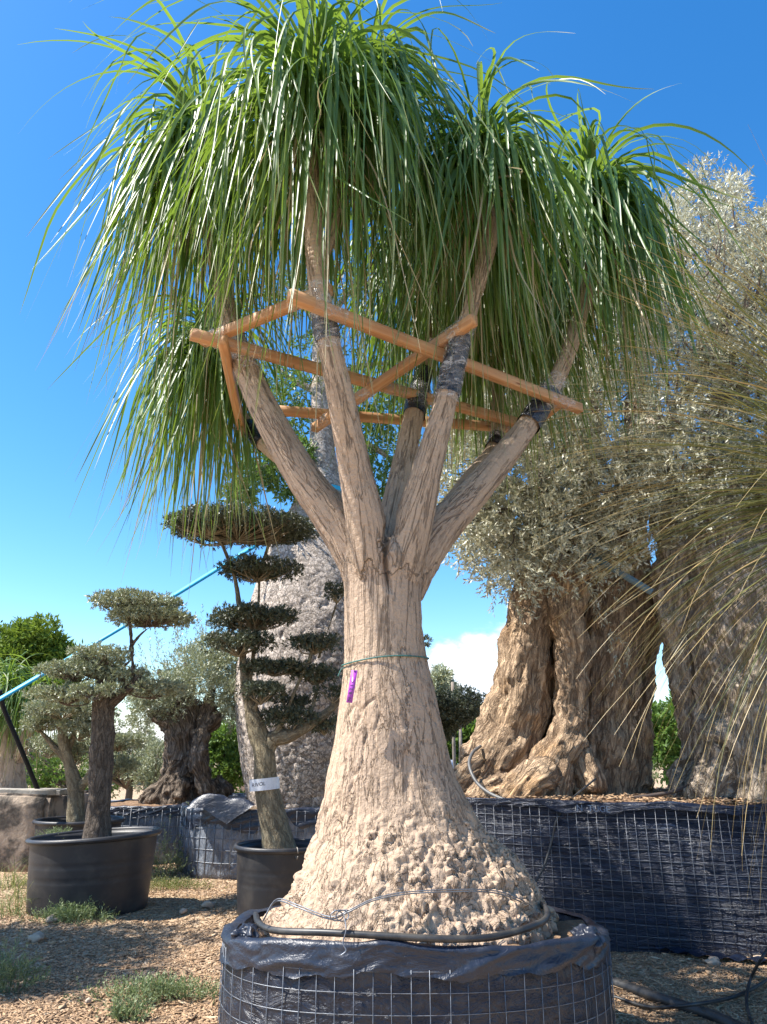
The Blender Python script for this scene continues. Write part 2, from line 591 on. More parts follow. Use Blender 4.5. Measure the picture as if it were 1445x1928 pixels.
fin(k, out, p.outputs[0])

m, k, out = material('clear_film')
M_FILM = m
co = k.n('ShaderNodeTexCoord').outputs['Object']
ns = k.noise(k.mapping(co, (9, 9, 16)), 1.0, 7, 0.62, 2.2)
p = k.n('ShaderNodeBsdfPrincipled', {'Base Color': (0.78, 0.75, 0.74, 1), 'Roughness': 0.2, 'Specular IOR Level': 0.8, 'Normal': bump(k, ns, 0.03)})
tr = k.n('ShaderNodeBsdfTransparent')
mx = k.n('ShaderNodeMixShader', {0: k.math('MULTIPLY_ADD', k.smooth(ns, 0.48, 0.70), 0.55, 0.10), 1: tr.outputs[0], 2: p.outputs[0]})
fin(k, out, mx.outputs[0])

m, k, out = material('ground_earth')
M_GROUND = m
co = k.n('ShaderNodeTexCoord').outputs['Object']
a = k.smooth(k.noise(co, 0.55, 6, 0.6), 0.35, 0.68)
col = k.mix(a, (0.50, 0.345, 0.20), (0.39, 0.265, 0.165))
vo = k.n('ShaderNodeTexVoronoi', {'Vector': co, 'Scale': 38.0, 'Randomness': 1.0})
pe = k.mix(k.n('ShaderNodeSeparateColor', {0: vo.outputs['Color']}).outputs[0], (0.23, 0.165, 0.115), (0.60, 0.47, 0.34))
col = k.mix(0.5, col, pe)
col = k.mix(k.math('MULTIPLY', k.smooth(k.noise(co, 1.3, 4), 0.56, 0.7), 0.35), col, (0.20, 0.20, 0.09))
hh = k.math('ADD', k.math('MULTIPLY', k.noise(co, 60, 5, 0.65), 0.6), k.math('MULTIPLY', vo.outputs['Distance'], -0.8))
p = k.n('ShaderNodeBsdfPrincipled', {'Base Color': col, 'Roughness': 0.95, 'Specular IOR Level': 0.1, 'Normal': bump(k, hh, 0.02)})
fin(k, out, p.outputs[0])

m, k, out = material('wood_chips')
M_CHIPS = m
t = attr(k, 'tint').outputs['Fac']
col = k.ramp(t, [(0.0, (0.15, 0.105, 0.075)), (0.3, (0.33, 0.215, 0.13)), (0.75, (0.47, 0.31, 0.18)), (1.0, (0.62, 0.48, 0.33))])
p = k.n('ShaderNodeBsdfPrincipled', {'Base Color': col, 'Roughness': 0.9, 'Specular IOR Level': 0.2})
fin(k, out, p.outputs[0])

# ---------------------------------------------------------------- ground
n1, n2 = 240, 240
gx = np.sign(np.linspace(-1, 1, n1)) * np.abs(np.linspace(-1, 1, n1)) ** 4 * 600
gx = np.sort(np.concatenate([gx, np.linspace(-6, 6, 121)]))
gy = np.sort(np.concatenate([-30 + np.linspace(0, 1, 120) ** 3 * 1200, np.linspace(2.5, 14, 116)]))
X, Y = np.meshgrid(gx, gy, indexing='ij')
P2 = np.stack([X.ravel(), Y.ravel(), np.zeros(X.size)], -1)


def ground_z(P):
    P = np.atleast_2d(P)
    Q = np.stack([P[:, 0], P[:, 1], np.zeros(len(P))], -1)
    return 0.035 * fbm(Q * 0.7, 3, 5) + 0.012 * fbm(Q * 3.1, 3, 9)


P2[:, 2] = ground_z(P2)
g = obj('ground', P2, grid_faces(len(gx), len(gy)), M_GROUND, base=(0, 0, 0))
g['kind'] = 'structure'
g['label'] = 'reddish tan earth floor of the nursery yard'


def shards(P, size, rngl, flat=0.35, stretch=(1.0, 3.2)):
    """irregular flattened octahedra lying at P"""
    n = len(P)
    yaw = rngl.uniform(0, 2 * PI, n)
    ax = np.stack([np.cos(yaw), np.sin(yaw), rngl.normal(0, 0.22, n)], -1)
    ax = norm(ax)
    ay = norm(np.cross(np.tile([0, 0, 1.0], (n, 1)) + rngl.normal(0, 0.25, (n, 3)), ax))
    az = np.cross(ax, ay)
    st = rngl.uniform(*stretch, n)
    a, b, c = size * st, size * rngl.uniform(0.6, 1.1, n), size * flat * rngl.uniform(0.5, 1.3, n)
    o = rngl.uniform(-0.4, 0.4, (n, 4))
    V = np.stack([P + ax * a[:, None] + ay * (b * o[:, 0])[:, None], P + ay * b[:, None] + ax * (a * o[:, 1])[:, None],
                  P - ax * a[:, None] + ay * (b * o[:, 2])[:, None], P - ay * b[:, None] + ax * (a * o[:, 3])[:, None],
                  P + az * c[:, None], P - az * c[:, None]], 1)
    f = np.array([[0, 1, 4], [1, 2, 4], [2, 3, 4], [3, 0, 4], [1, 0, 5], [2, 1, 5], [3, 2, 5], [0, 3, 5]])
    F = (np.arange(n)[:, None, None] * 6 + f[None]).reshape(-1, 3)
    t = np.clip(rngl.beta(2, 2.3, n), 0, 1)
    return V.reshape(-1, 3), F, np.repeat(t, 6)


r_ = np.random.default_rng(3)
PX = []
for (px0, px1, py0, py1, n) in ((-60, 470, 1600, 1960, 30000), (-500, -60, 1600, 2000, 14000), (1120, 1500, 1755, 1960, 14000), (180, 480, 1600, 1720, 5000)):
    for px, py in zip(r_.uniform(px0, px1, n), py0 + (py1 - py0) * r_.uniform(0, 1, n) ** 1.0):
        PX.append(atz(px, py, 0.0))
PX = np.array(PX)
PX[:, 2] = ground_z(PX) + 0.004
V, F, t = shards(PX, r_.uniform(0.004, 0.0125, len(PX)) * np.where(r_.uniform(0, 1, len(PX)) < 0.02, 2.4, 1.0), r_)
ns_ = 700
qs = PX[r_.integers(0, len(PX), ns_)]
an = r_.uniform(0, PI, ns_)
hl = r_.uniform(0.03, 0.13, ns_)
tw_ = [tube(np.array([q - np.array([math.cos(a), math.sin(a), 0]) * l + [0, 0, 0.008], q + [0.3 * l * r_.normal(0, 0.3), 0.3 * l * r_.normal(0, 0.3), 0.014], q + np.array([math.cos(a), math.sin(a), 0]) * l + [0, 0, 0.008]]), r_.uniform(0.0012, 0.003), 4, cap=False) for q, a, l in zip(qs, an, hl)]
Vt, Ft = joinm(tw_)
tt = np.repeat(r_.uniform(0.05, 1, ns_), 12)
V2 = np.vstack([V, Vt])
chips = obj('wood_chips_and_gravel', V2, [F, Ft[0] + len(V)], M_CHIPS, None, False, {'tint': np.concatenate([t, tt])}, base=(0, 5, 0), stuff=True)
chips['label'] = 'wood chips and gravel strewn over the earth'
chips['category'] = 'gravel'


# ---------------------------------------------------------------- foliage generators
def blades(base, az, e0, eend, c, L, W, seg, rngl, fold=0.18, wob=0.35, twist=1.2, kink=0.0):
    """long drooping blades; all arguments per blade. returns V (n, seg+1, 3, 3)"""
    n = len(base)
    s = np.linspace(0, 1, seg + 1)
    e = e0[:, None] - (e0 - eend)[:, None] * (1 - np.exp(-(s[None] / c[:, None]) ** 1.7))
    if kink:
        kk_ = (rngl.uniform(0, 1, n) < kink) * rngl.uniform(0.4, 1.5, n)
        sk_ = rngl.uniform(0.2, 0.75, n)
        e = e - kk_[:, None] / (1 + np.exp(-(s[None] - sk_[:, None]) / 0.015)) * np.clip((e + 1.4) / 1.0, 0, 1)
    ph = az[:, None] + rngl.normal(0, wob, n)[:, None] * s[None] ** 1.6 + rngl.normal(0, 0.10 + 0.45 * max(0, wob - 0.3), n)[:, None] * np.sin(s[None] * 7 + rngl.uniform(0, 6, n)[:, None])
    D = np.stack([np.cos(e) * np.cos(ph), np.cos(e) * np.sin(ph), np.sin(e)], -1)
    ds = (L / seg)[:, None, None]
    P = base[:, None] + np.concatenate([np.zeros((n, 1, 3)), np.cumsum((D[:, 1:] + D[:, :-1]) / 2 * ds, axis=1)], 1)
    side = np.stack([-np.sin(ph), np.cos(ph), np.zeros_like(ph)], -1)
    up = np.cross(D, side)
    tw = (rngl.normal(0, 0.25, n)[:, None] + rngl.normal(0, twist, n)[:, None] * s[None] ** 1.3)[..., None]
    sd = side * np.cos(tw) + up * np.sin(tw)
    un = -side * np.sin(tw) + up * np.cos(tw)
    wd = (W[:, None] * np.clip(1.15 - 0.35 * s, 0, 1)[None] * (1 - s[None]) ** 0.72 * 0.5 + 0.0006)[..., None]
    lo = P - un * wd * fold
    V = np.stack([P + sd * wd + un * wd * fold, lo, P - sd * wd + un * wd * fold], 2)
    return V


def blade_faces(n, seg):
    i = np.arange(seg)[:, None]
    q = np.concatenate([np.stack([i * 3 + j, i * 3 + j + 1, (i + 1) * 3 + j + 1, (i + 1) * 3 + j], -1).reshape(-1, 4) for j in (0, 1)])
    return (np.arange(n)[:, None, None] * (seg + 1) * 3 + q[None]).reshape(-1, 4)


def blade_attrs(n, seg, rngl):
    tint = rngl.uniform(0, 1, n)
    return {'tint': np.repeat(tint, (seg + 1) * 3), 'along': np.tile(np.repeat(np.linspace(0, 1, seg + 1), 3), n)}


def sprigs(P, D, slen, k, leafL, leafW, rngl, spread=(0.45, 1.0), tmean=0.5):
    n = len(P)
    D = norm(D)
    t = (np.arange(k) + 0.6) / k
    jit = rngl.uniform(0.7, 1.2, (n, 1))
    B = P[:, None] + D[:, None] * (t[None, :, None] * slen * jit[..., None])
    B = B.reshape(-1, 3)
    Dk = np.repeat(D, k, axis=0)
    m = len(B)
    sd = norm(np.cross(Dk, rngl.normal(0, 1, (m, 3))))
    a = rngl.uniform(*spread, m)[:, None]
    ld = norm(Dk * np.cos(a) + sd * np.sin(a))
    wd = norm(np.cross(ld, rngl.normal(0, 1, (m, 3))))
    L = leafL * rngl.uniform(0.65, 1.2, m)[:, None]
    W = leafW * rngl.uniform(0.75, 1.2, m)[:, None]
    nn = np.cross(ld, wd)
    mid = B + ld * L * 0.45 + nn * L * 0.05
    V = np.stack([B, mid + wd * W * 0.5, B + ld * L, mid - wd * W * 0.5], 1).reshape(-1, 3)
    F = np.arange(m * 4).reshape(-1, 4)
    tint = np.repeat(np.clip(rngl.normal(tmean, 0.27, m), 0, 1), 4)
    return V, F, tint


def clump_sprigs(centres, radii, per, slen, k, leafL, leafW, rngl, flatten=1.0, inner=0.55, upbias=0.35, tmean=0.5):
    """leaf sprigs spread through ellipsoid clumps. radii (n,) or (n,3)"""
    C = np.asarray(centres, float)
    R = np.asarray(radii, float)
    if R.ndim == 1:
        R = np.stack([R, R, R * flatten], -1)
    idx = np.repeat(np.arange(len(C)), per) if np.isscalar(per) else np.repeat(np.arange(len(C)), per)
    m = len(idx)
    d = norm(rngl.normal(0, 1, (m, 3)))
    rad = rngl.uniform(inner, 1.0, m) ** 0.6
    lump = 1 + 0.22 * noise(d * 2.2 + C[idx] * 3.1, 3)
    off = d * R[idx] * (rad * lump)[:, None]
    D = norm(off / np.maximum(R[idx] ** 2, 1e-6) * R[idx].mean(1, keepdims=True)) + np.array([0, 0, upbias]) + rngl.normal(0, 0.35, (m, 3))
    return sprigs(C[idx] + off, D, slen, k, leafL, leafW, rngl, tmean=tmean)


def twigs(p0s, p1s, r0, r1, rngl, seg=5, sag=0.1):
    parts = []
    for a, b in zip(p0s, p1s):
        n = 6
        t = np.linspace(0, 1, n)[:, None]
        L = np.linalg.norm(b - a)
        P = a + (b - a) * t + np.sin(t * PI) * rngl.normal(0, sag, 3) * L
        parts.append(tube(P, np.linspace(r0, r1, n), seg, cap=False))
    return joinm(parts)


# ---------------------------------------------------------------- tubs and fabric planters
def ring_outline(cx, cy, rx, ry, p, rot, n):
    th = np.linspace(0, 2 * PI, 2000, endpoint=False)
    x = rx * np.sign(np.cos(th)) * np.abs(np.cos(th)) ** (2 / p)
    y = ry * np.sign(np.sin(th)) * np.abs(np.sin(th)) ** (2 / p)
    c, s = math.cos(rot), math.sin(rot)
    P = np.stack([cx + x * c - y * s, cy + x * s + y * c], -1)
    d = np.linalg.norm(np.roll(P, -1, 0) - P, axis=1)
    S = np.concatenate([[0], np.cumsum(d)])
    u = np.linspace(0, S[-1], n, endpoint=False)
    Pw = np.vstack([P, P[:1]])
    O = np.stack([np.interp(u, S, Pw[:, 0]), np.interp(u, S, Pw[:, 1])], -1)
    T = norm(np.roll(O, -1, 0) - np.roll(O, 1, 0))
    Nn = np.stack([T[:, 1], -T[:, 0]], -1)
    return O, Nn, S[-1]


def planter(name, label, cx, cy, rx, ry, p, rot, H, cell, wall_mat, soil_mat, group=None, flap=(0.10, 0.18), wire_r=0.0022,
            lipfn=None, wrinkle=0.018, wseed=1, wire_rows=None, flap_mat=None, wire_arc=None, wire_mat=None, soil_drop=0.07, sheet=True, stretch=(5, 5, 3), wire_sag=0.008):
    t = thing(name, label, 'planter', (cx, cy, 0), group)
    n = 720
    O, Nn, per = ring_outline(cx, cy, rx, ry, p, rot, n)
    lip = np.full(n, H) if lipfn is None else lipfn(O)
    O3 = np.stack([O[:, 0], O[:, 1], np.zeros(n)], -1)
    lip = lip + 0.014 * fbm(O3 * 3, 3, wseed)
    # wall: outside, rolled lip, inside
    prof = [(-0.03, 0.0)] + [(0.0, f) for f in np.linspace(0.02, 0.96, 26)] + [(-0.008, 0.985), (-0.025, 1.0), (-0.045, 0.985), (-0.06, 0.93), (-0.07, 0.85)]
    V = np.zeros((n, len(prof), 3))
    for j, (o, f) in enumerate(prof):
        z = f * lip - (0.03 if j == 0 else 0)
        q = np.stack([O[:, 0], O[:, 1], z], -1)
        wk = wrinkle * fbm(q * np.array(stretch), 4, wseed + 3) * (0.4 + 0.6 * f) + 0.012 * math.sin(PI * min(1, f))
        wk = np.minimum(wk, 0.011) if j < 27 else wk * 0.5
        V[:, j, :2] = O + Nn * (o + wk)[:, None]
        V[:, j, 2] = z
    obj('liner', V.reshape(-1, 3), grid_faces(n, len(prof), True)[:, ::-1], wall_mat, t)
    # soil
    ns = 16
    f = np.linspace(0.0, 1.0, ns)
    S = np.zeros((n, ns, 3))
    ctr = O.mean(0)
    inn = O - Nn * 0.05
    for j in range(ns):
        xy = ctr + (inn - ctr) * f[j]
        z = (lip - soil_drop) * f[j] + (H - soil_drop + 0.03) * (1 - f[j])
        q = np.stack([xy[:, 0], xy[:, 1], z], -1)
        S[:, j, :2] = xy
        S[:, j, 2] = z + 0.025 * fbm(q * 5, 3, 21)
    obj('soil', S.reshape(-1, 3), grid_faces(n, ns, True), soil_mat, t)
    # folded-over flap of film
    if sheet:
        nf = 14
        L = flap[0] + (flap[1] - flap[0]) * (0.5 + 0.5 * np.clip(fbm(O3 * 2.3, 3, wseed + 8) * 1.3, -1, 1)) + 0.012 * fbm(O3 * 14, 2, wseed + 9)
        W = np.zeros((n, nf, 3))
        for j in range(nf):
            g_ = j / (nf - 1)
            q = np.stack([O[:, 0], O[:, 1], g_ * L * 1.5], -1)
            if j == 0:
                o, z = -0.045 + 0.02 * fbm(O3 * 5, 3, wseed + 12), lip + 0.002
            elif j == 1:
                o, z = -0.012 + 0.012 * fbm(O3 * 6, 3, wseed + 13), lip + 0.010 + 0.006 * fbm(O3 * 5, 2, wseed + 14)
            else:
                o, z = 0.016 + 0.004 * g_, lip + 0.006 - L * (g_ - 0.1)
            qd = np.stack([q[:, 0] * 3.2 + q[:, 2] * 7, q[:, 1] * 3.2 + q[:, 2] * 5, q[:, 2] * 2], -1)
            fold = 0.012 * (ridged(qd * 1.2, 2, wseed + 30) - 0.55) + 0.003 * fbm(q * 9, 2, wseed + 31)
            o = o + (np.maximum(fold, -0.006) + 0.006 * np.maximum(0, fbm(q * np.array([3, 3, 2.0]), 2, wseed + 44)) * g_ if j > 1 else 0)
            W[:, j, :2] = O + Nn * np.broadcast_to(o, (n,))[:, None]
            W[:, j, 2] = z
        obj('folded_film', W.reshape(-1, 3), grid_faces(n, nf, True)[:, ::-1], flap_mat or M_FLAP, t)
    # welded wire mesh, each wire a part
    wm = wire_mat or M_WIRE
    top = float(lip.min()) - 0.015
    rows = wire_rows or max(2, int(top / cell))
    off = 0.0145
    def keep(P):
        return True if wire_arc is None else wire_arc(P)
    for i in range(rows):
        z = top - i * cell
        if z < 0.015:
            break
        zz = z + wire_sag * noise(np.stack([O[:, 0] * 1.3, O[:, 1] * 1.3, np.full(n, i * 0.35)], -1), wseed + 70)
        ring = np.stack([O[::5, 0] + Nn[::5, 0] * off, O[::5, 1] + Nn[::5, 1] * off, zz[::5]], -1)
        sel = np.array([keep(q) for q in ring])
        if sel.all():
            Vw, Fw = tube(ring, wire_r, 5, closed=True)
        else:
            k0 = int(np.argmax(sel & ~np.roll(sel, 1)))
            rg = np.roll(ring, -k0, 0)[:int(sel.sum())]
            Vw, Fw = tube(rg, wire_r, 5)
        obj('wire', Vw, Fw, wm, t)
    proto = None
    nv = int(per / cell)
    for i in range(nv):
        q = i / nv * n
        a = int(q) % n
        b = (a + 1) % n
        fr = q - int(q)
        o = O[a] * (1 - fr) + O[b] * fr
        nn = Nn[a]
        if not keep(np.array([o[0], o[1], 0])):
            continue
        pos = np.array([o[0] + nn[0] * (off + 0.0035), o[1] + nn[1] * (off + 0.0035), 0])
        if proto is None:
            Vw, Fw = tube(np.array([[0, 0, 0.0], [0, 0, top * 0.5], [0, 0, top + 0.012]]) + np.array([cx, cy, 0]), wire_r, 5)
            proto = obj('wire', Vw, Fw, wm, t)
            c = proto
        else:
            c = link_copy(proto, t)
        c.location = (pos[0] - cx, pos[1] - cy, 0)
        c.rotation_euler = (r_.normal(0, 0.006), r_.normal(0, 0.006), 0)
    return t


def tub(name, label, cx, cy, rx, ry, H, soil, tilt=(0, 0), group=None, clasp=False, taper=0.86, lean_rim=0.0):
    t = thing(name, label, 'plant tub', (cx, cy, 0), group)
    n = 128
    th = np.linspace(0, 2 * PI, n, endpoint=False)

    def rev(prof):
        V = np.zeros((n, len(prof), 3))
        for j, (f, z) in enumerate(prof):
            V[:, j, 0] = cx + rx * f * np.cos(th)
            V[:, j, 1] = cy + ry * f * np.sin(th)
            wob = 1 + 0.006 * noise(np.stack([np.cos(th) * 1.5, np.sin(th) * 1.5, np.full(n, z * 3)], -1), 5)
            V[:, j, :2] = np.array([cx, cy]) + (V[:, j, :2] - np.array([cx, cy])) * wob[:, None]
            V[:, j, 2] = z + (z / H) * (tilt[0] * (V[:, j, 0] - cx) + tilt[1] * (V[:, j, 1] - cy)) + (z / H) * lean_rim * (np.cos(th) * 0.35) ** 2
        return V.reshape(-1, 3), grid_faces(n, len(prof), True)[:, ::-1]
    w1 = lambda z: taper + (0.94 - taper) * z / H
    prof = [(0.0, 0.004), (w1(0) - 0.02, 0.004), (w1(0), 0.02)]
    for z in np.linspace(0.05, H - 0.02, 30):
        gz = 0.006 if min(abs(z - H * 0.48), abs(z - H * 0.66)) < H * 0.012 else 0.0
        prof.append((w1(z) - gz, z))
    prof += [(0.915, H - 0.012), (0.90, H - 0.05), (0.87, soil - 0.05)]
    V, F = rev(prof)
    body = obj('tub_body', V, F, M_PLASTIC, t)
    rp = []
    for a in np.linspace(0, 2 * PI, 13):
        rp.append((0.962 + 0.042 * math.cos(a), H - 0.012 + 0.026 * math.sin(a)))
    V, F = rev(rp)
    obj('rim', V, F, M_PLASTIC, t)
    ns = 12
    V, F = rev([(f * 0.888, soil + 0.0 * f) for f in np.linspace(0, 1, ns)])
    V[:, 2] += 0.02 * fbm(V * 7, 3, 4)
    obj('soil', V, F[:, ::-1], M_DARKSOIL, t)
    if clasp:
        for a in (-1.15, -0.62):
            c = np.array([cx + rx * 0.985 * math.cos(a), cy + ry * 0.985 * math.sin(a), H - 0.03])
            nrm = np.array([math.cos(a), math.sin(a), 0])
            P = np.array([c + nrm * (0.035 * math.cos(q)) + np.array([0, 0, 0.05 * math.sin(q)]) for q in np.linspace(0, 2 * PI, 15)[:-1]])
            V, F = tube(P, 0.006, 6)
            obj('hook', V, F, M_RUSTWIRE, t)
    return t


def palm_head(apex, axis, n, L, W, rngl, seg=13, parent=None, mat=None, nind=0, emin=-8, name='leaf_rosette', stem=0.30, cs_=1.0, skirt=0.13):
    """a rosette of strap leaves, nind of them as their own objects"""
    axis = norm(np.array(axis, float))
    u = rngl.uniform(0, 1, n)
    e0 = np.radians(emin + (88 - emin) * u ** 0.55) + rngl.normal(0, 0.10, n)
    az = rngl.uniform(0, 2 * PI, n)
    old = rngl.uniform(0, 1, n) < skirt
    e0 = np.where(old, np.radians(rngl.uniform(-75, -25, n)), e0)
    c = np.where(u > 0.82, rngl.uniform(0.36, 0.75, n), rngl.uniform(0.16, 0.38, n))
    c = np.where(old, 0.3, c)
    eend = np.radians(np.where(u > 0.85, rngl.uniform(-85, -35, n), rngl.uniform(-96, -66, n)))
    LL = L * rngl.uniform(0.7, 1.15, n) * np.where(u > 0.9, 0.92, 1.0)
    WW = W * rngl.uniform(0.6, 1.25, n) * np.where(old, 0.6, 1.0)
    hgt = np.where(old, 0.0, u)
    base = np.array(apex)[None] - axis[None] * (stem * (1 - hgt))[:, None]
    base = base + np.stack([np.cos(az), np.sin(az), np.zeros(n)], -1) * 0.035
    V = blades(base, az, e0, eend, c * cs_, LL, WW, seg, rngl, wob=0.7, kink=0.28)
    at_ = blade_attrs(n, seg, rngl)
    at_['tint'] = np.where(np.repeat(old & (rngl.uniform(0, 1, n) < 0.5), (seg + 1) * 3), 0.98, at_['tint'] * 0.92 + 0.04 * 0)
    k = (seg + 1) * 3
    sel = np.zeros(n, bool)
    if nind:
        # the leaves reaching furthest towards the camera side are the ones one can pick apart
        score = -np.sin(az) * np.cos(np.clip(e0, -1, 1)) + 0.5 * u + rngl.normal(0, 0.25, n)
        sel[np.argsort(-score)[:nind]] = True
    rest = V[~sel].reshape(-1, 3)
    o = obj(name, rest, blade_faces(int((~sel).sum()), seg), mat or M_PALMLEAF, parent, True,
            {q: a.reshape(n, k)[~sel].ravel() for q, a in at_.items()}, stuff=True)
    for i in np.nonzero(sel)[0]:
        lf = obj('leaf', V[i].reshape(-1, 3), blade_faces(1, seg), mat or M_PALMLEAF, o, True,
                 {q: a.reshape(n, k)[i] for q, a in at_.items()})
    return o


# ---------------------------------------------------------------- the big ponytail palm
TY = 4.50


def slim(rows, f):
    rows = rows.copy()
    rows[:, 3] *= f
    return rows


def path(rows):
    """rows (px, py, Y, width px) -> x y z r"""
    o = []
    for px, py, Yy, wpx in rows:
        p_ = at(px, py, Yy)
        o.append([*p_, 0.5 * wpx * pxm(p_)])
    return np.array(o)


prof = [(1800, 520, 1015), (1740, 490, 1045), (1700, 520, 1012), (1650, 548, 967), (1600, 573, 927), (1560, 590, 900), (1500, 606, 870), (1450, 617, 853),
        (1400, 627, 842), (1350, 634, 830), (1300, 640, 819), (1250, 646, 806), (1200, 648, 799), (1150, 648, 796), (1100, 648, 796), (1060, 643, 803), (1035, 652, 792), (1010, 675, 770)]
trunk_rows = path([((l + r) / 2, y, TY, (r - l)) for y, l, r in prof])
BR = {
    'B1': [(690, 1130, 4.5, 60), (672, 1060, 4.5, 80), (636, 990, 4.52, 94), (566, 890, 4.55, 90), (503, 780, 4.58, 78), (460, 685, 4.62, 62), (427, 580, 4.64, 46), (404, 460, 4.65, 38), (386, 350, 4.65, 34), (377, 270, 4.65, 30)],
    'B2': [(708, 1140, 4.42, 60), (700, 1070, 4.38, 84), (690, 990, 4.32, 94), (668, 880, 4.22, 84), (640, 740, 4.05, 68), (614, 620, 3.93, 50), (597, 520, 3.87, 42), (590, 420, 3.84, 38), (586, 300, 3.82, 33), (585, 215, 3.82, 30)],
    'B4': [(752, 1130, 4.42, 60), (760, 1060, 4.4, 84), (777, 990, 4.37, 90), (806, 880, 4.32, 74), (838, 760, 4.27, 56), (862, 660, 4.22, 46), (893, 560, 4.2, 36), (923, 450, 4.2, 33), (916, 380, 4.2, 31), (905, 290, 4.2, 28)],
    'B5': [(770, 1120, 4.55, 60), (790, 1060, 4.6, 78), (828, 1000, 4.7, 88), (900, 920, 4.83, 78), (965, 840, 4.95, 64), (1015, 770, 5.05, 50), (1060, 690, 5.12, 42), (1090, 600, 5.18, 36), (1106, 520, 5.2, 33), (1116, 370, 5.2, 28)],
    'B3': [(730, 1080, 4.68, 60), (742, 980, 4.85, 74), (758, 890, 5.0, 66), (780, 780, 5.2, 52), (800, 690, 5.32, 40), (815, 600, 5.38, 32), (828, 470, 5.4, 28)],
    'B6': [(700, 1080, 4.7, 60), (650, 980, 4.95, 64), (570, 890, 5.3, 56), (510, 845, 5.55, 44), (474, 812, 5.72, 36), (432, 740, 5.8, 30), (398, 640, 5.85, 26)],
    'B7': [(770, 1080, 4.75, 60), (830, 990, 5.05, 62), (890, 900, 5.4, 50), (932, 838, 5.7, 36), (938, 760, 5.8, 31), (935, 660, 5.85, 28), (948, 510, 5.9, 25)],
    'B8': [(597, 510, 3.87, 34), (632, 420, 4.0, 30), (668, 300, 4.15, 26), (690, 190, 4.2, 24)],
}
PATHS = {kx: path([(a, b, c, d * (0.87 if b < 560 else 0.80 if b < 640 else 0.74 if b < 960 else 0.82 if b < 1010 else 0.95)) for a, b, c, d in v]) for kx, v in BR.items()}
palm = thing('ponytail_palm', 'giant ponytail palm with swollen pale trunk, seven limbs and drooping green leaves', 'palm tree', (0.14, TY, 0.55))


def palm_warp(V):
    f = np.clip((1.75 - V[:, 2]) / 1.1, 0, 1)
    V = V.copy()
    V[:, 1] = TY + (V[:, 1] - TY) * (1 - 0.13 * f)
    return V


def palm_disp(G, V, Nn):
    z = V[:, 2]
    low = np.clip((1.55 - z) / 0.75, 0, 1)
    mid = np.clip((2.7 - z) / 0.8, 0, 1)
    th = np.arctan2(V[:, 1] - TY, V[:, 0] - 0.14)
    d = 0.007 * fbm(np.stack([G[:, 0] * 4, G[:, 1] * 4, G[:, 2] * 0.8], -1), 2, 2)
    fis = np.abs(noise(np.stack([G[:, 0] * 8.5, G[:, 1] * 8.5, G[:, 2] * 0.9], -1) + 0.22 * noise(G * 7, 8)[:, None], 31))
    d -= (0.003 + 0.008 * mid) * np.exp(-(fis / 0.055) ** 2)
    fis2 = np.abs(noise(np.stack([G[:, 0] * 19, G[:, 1] * 19, G[:, 2] * 1.7], -1) + 0.2 * noise(G * 9, 9)[:, None], 37))
    d -= 0.0028 * np.exp(-(fis2 / 0.09) ** 2)
    # plated, knobbly swelling
    cr = np.abs(noise(np.stack([G[:, 0] * 9, G[:, 1] * 9, G[:, 2] * 6.5], -1) + 0.5 * noise(V * 4, 5)[:, None], 41))
    pl = np.abs(noise(np.stack([V[:, 0] * 15, V[:, 1] * 15, V[:, 2] * 13], -1), 43))
    patch = np.clip(0.55 + 1.3 * noise(V * 2.3, 47), 0.10, 1)
    d += low * patch * (0.050 * (np.minimum(cr, 0.45) - 0.18) + 0.030 * (np.minimum(pl, 0.45) - 0.15))
    wp = V + 0.045 * np.stack([noise(V * 8, 71), noise(V * 8, 72), noise(V * 8, 73)], -1) + 0.022 * np.stack([noise(V * 21, 74), noise(V * 21, 75), noise(V * 21, 76)], -1)
    gap, cid = worley(wp * np.array([17.0, 17.0, 9.5]), 81)
    plate = np.clip(gap / 0.20, 0, 1)
    plate = plate * plate * (3 - 2 * plate)
    chunky = np.clip((1.30 - z) / 0.45, 0, 1) * np.clip(0.62 + 1.5 * noise(V * 2.0 + 3.3, 77) + 0.35 * np.clip((V[:, 0] - 0.1) / 0.3, -1, 1), 0.12, 1)
    d += chunky * (0.017 * plate - 0.012 + 0.015 * cid * plate + 0.012 * fbm(V * 17, 2, 79))
    d += low * 0.022 * fbm(V * 3.2, 2, 51)
    d += 0.002 * fbm(V * 40, 2, 53)
    # cleft below the fork
    x0 = at(732, 1060, TY)[0]
    cl_ = np.exp(-((V[:, 0] - x0 - 0.02 * np.sin(V[:, 2] * 9)) / 0.016) ** 2) * np.clip((z - 2.38) / 0.2, 0, 1) * (V[:, 1] < TY)
    d -= 0.13 * cl_ * np.clip((3.05 - z) / 0.2, 0, 1)
    # leaf-scar rings on the upper limbs
    d += 0.0018 * np.sin(G[:, 2] * 190) * np.clip((z - 4.1) / 0.3, 0, 1)
    return d


organic('trunk', [trunk_rows] + [PATHS[kx] for kx in BR], 0.0095, M_PALMBARK, palm, palm_disp, smooth=4, warp=palm_warp, straight=(0.14, TY, 2.58))

hr = np.random.default_rng(21)
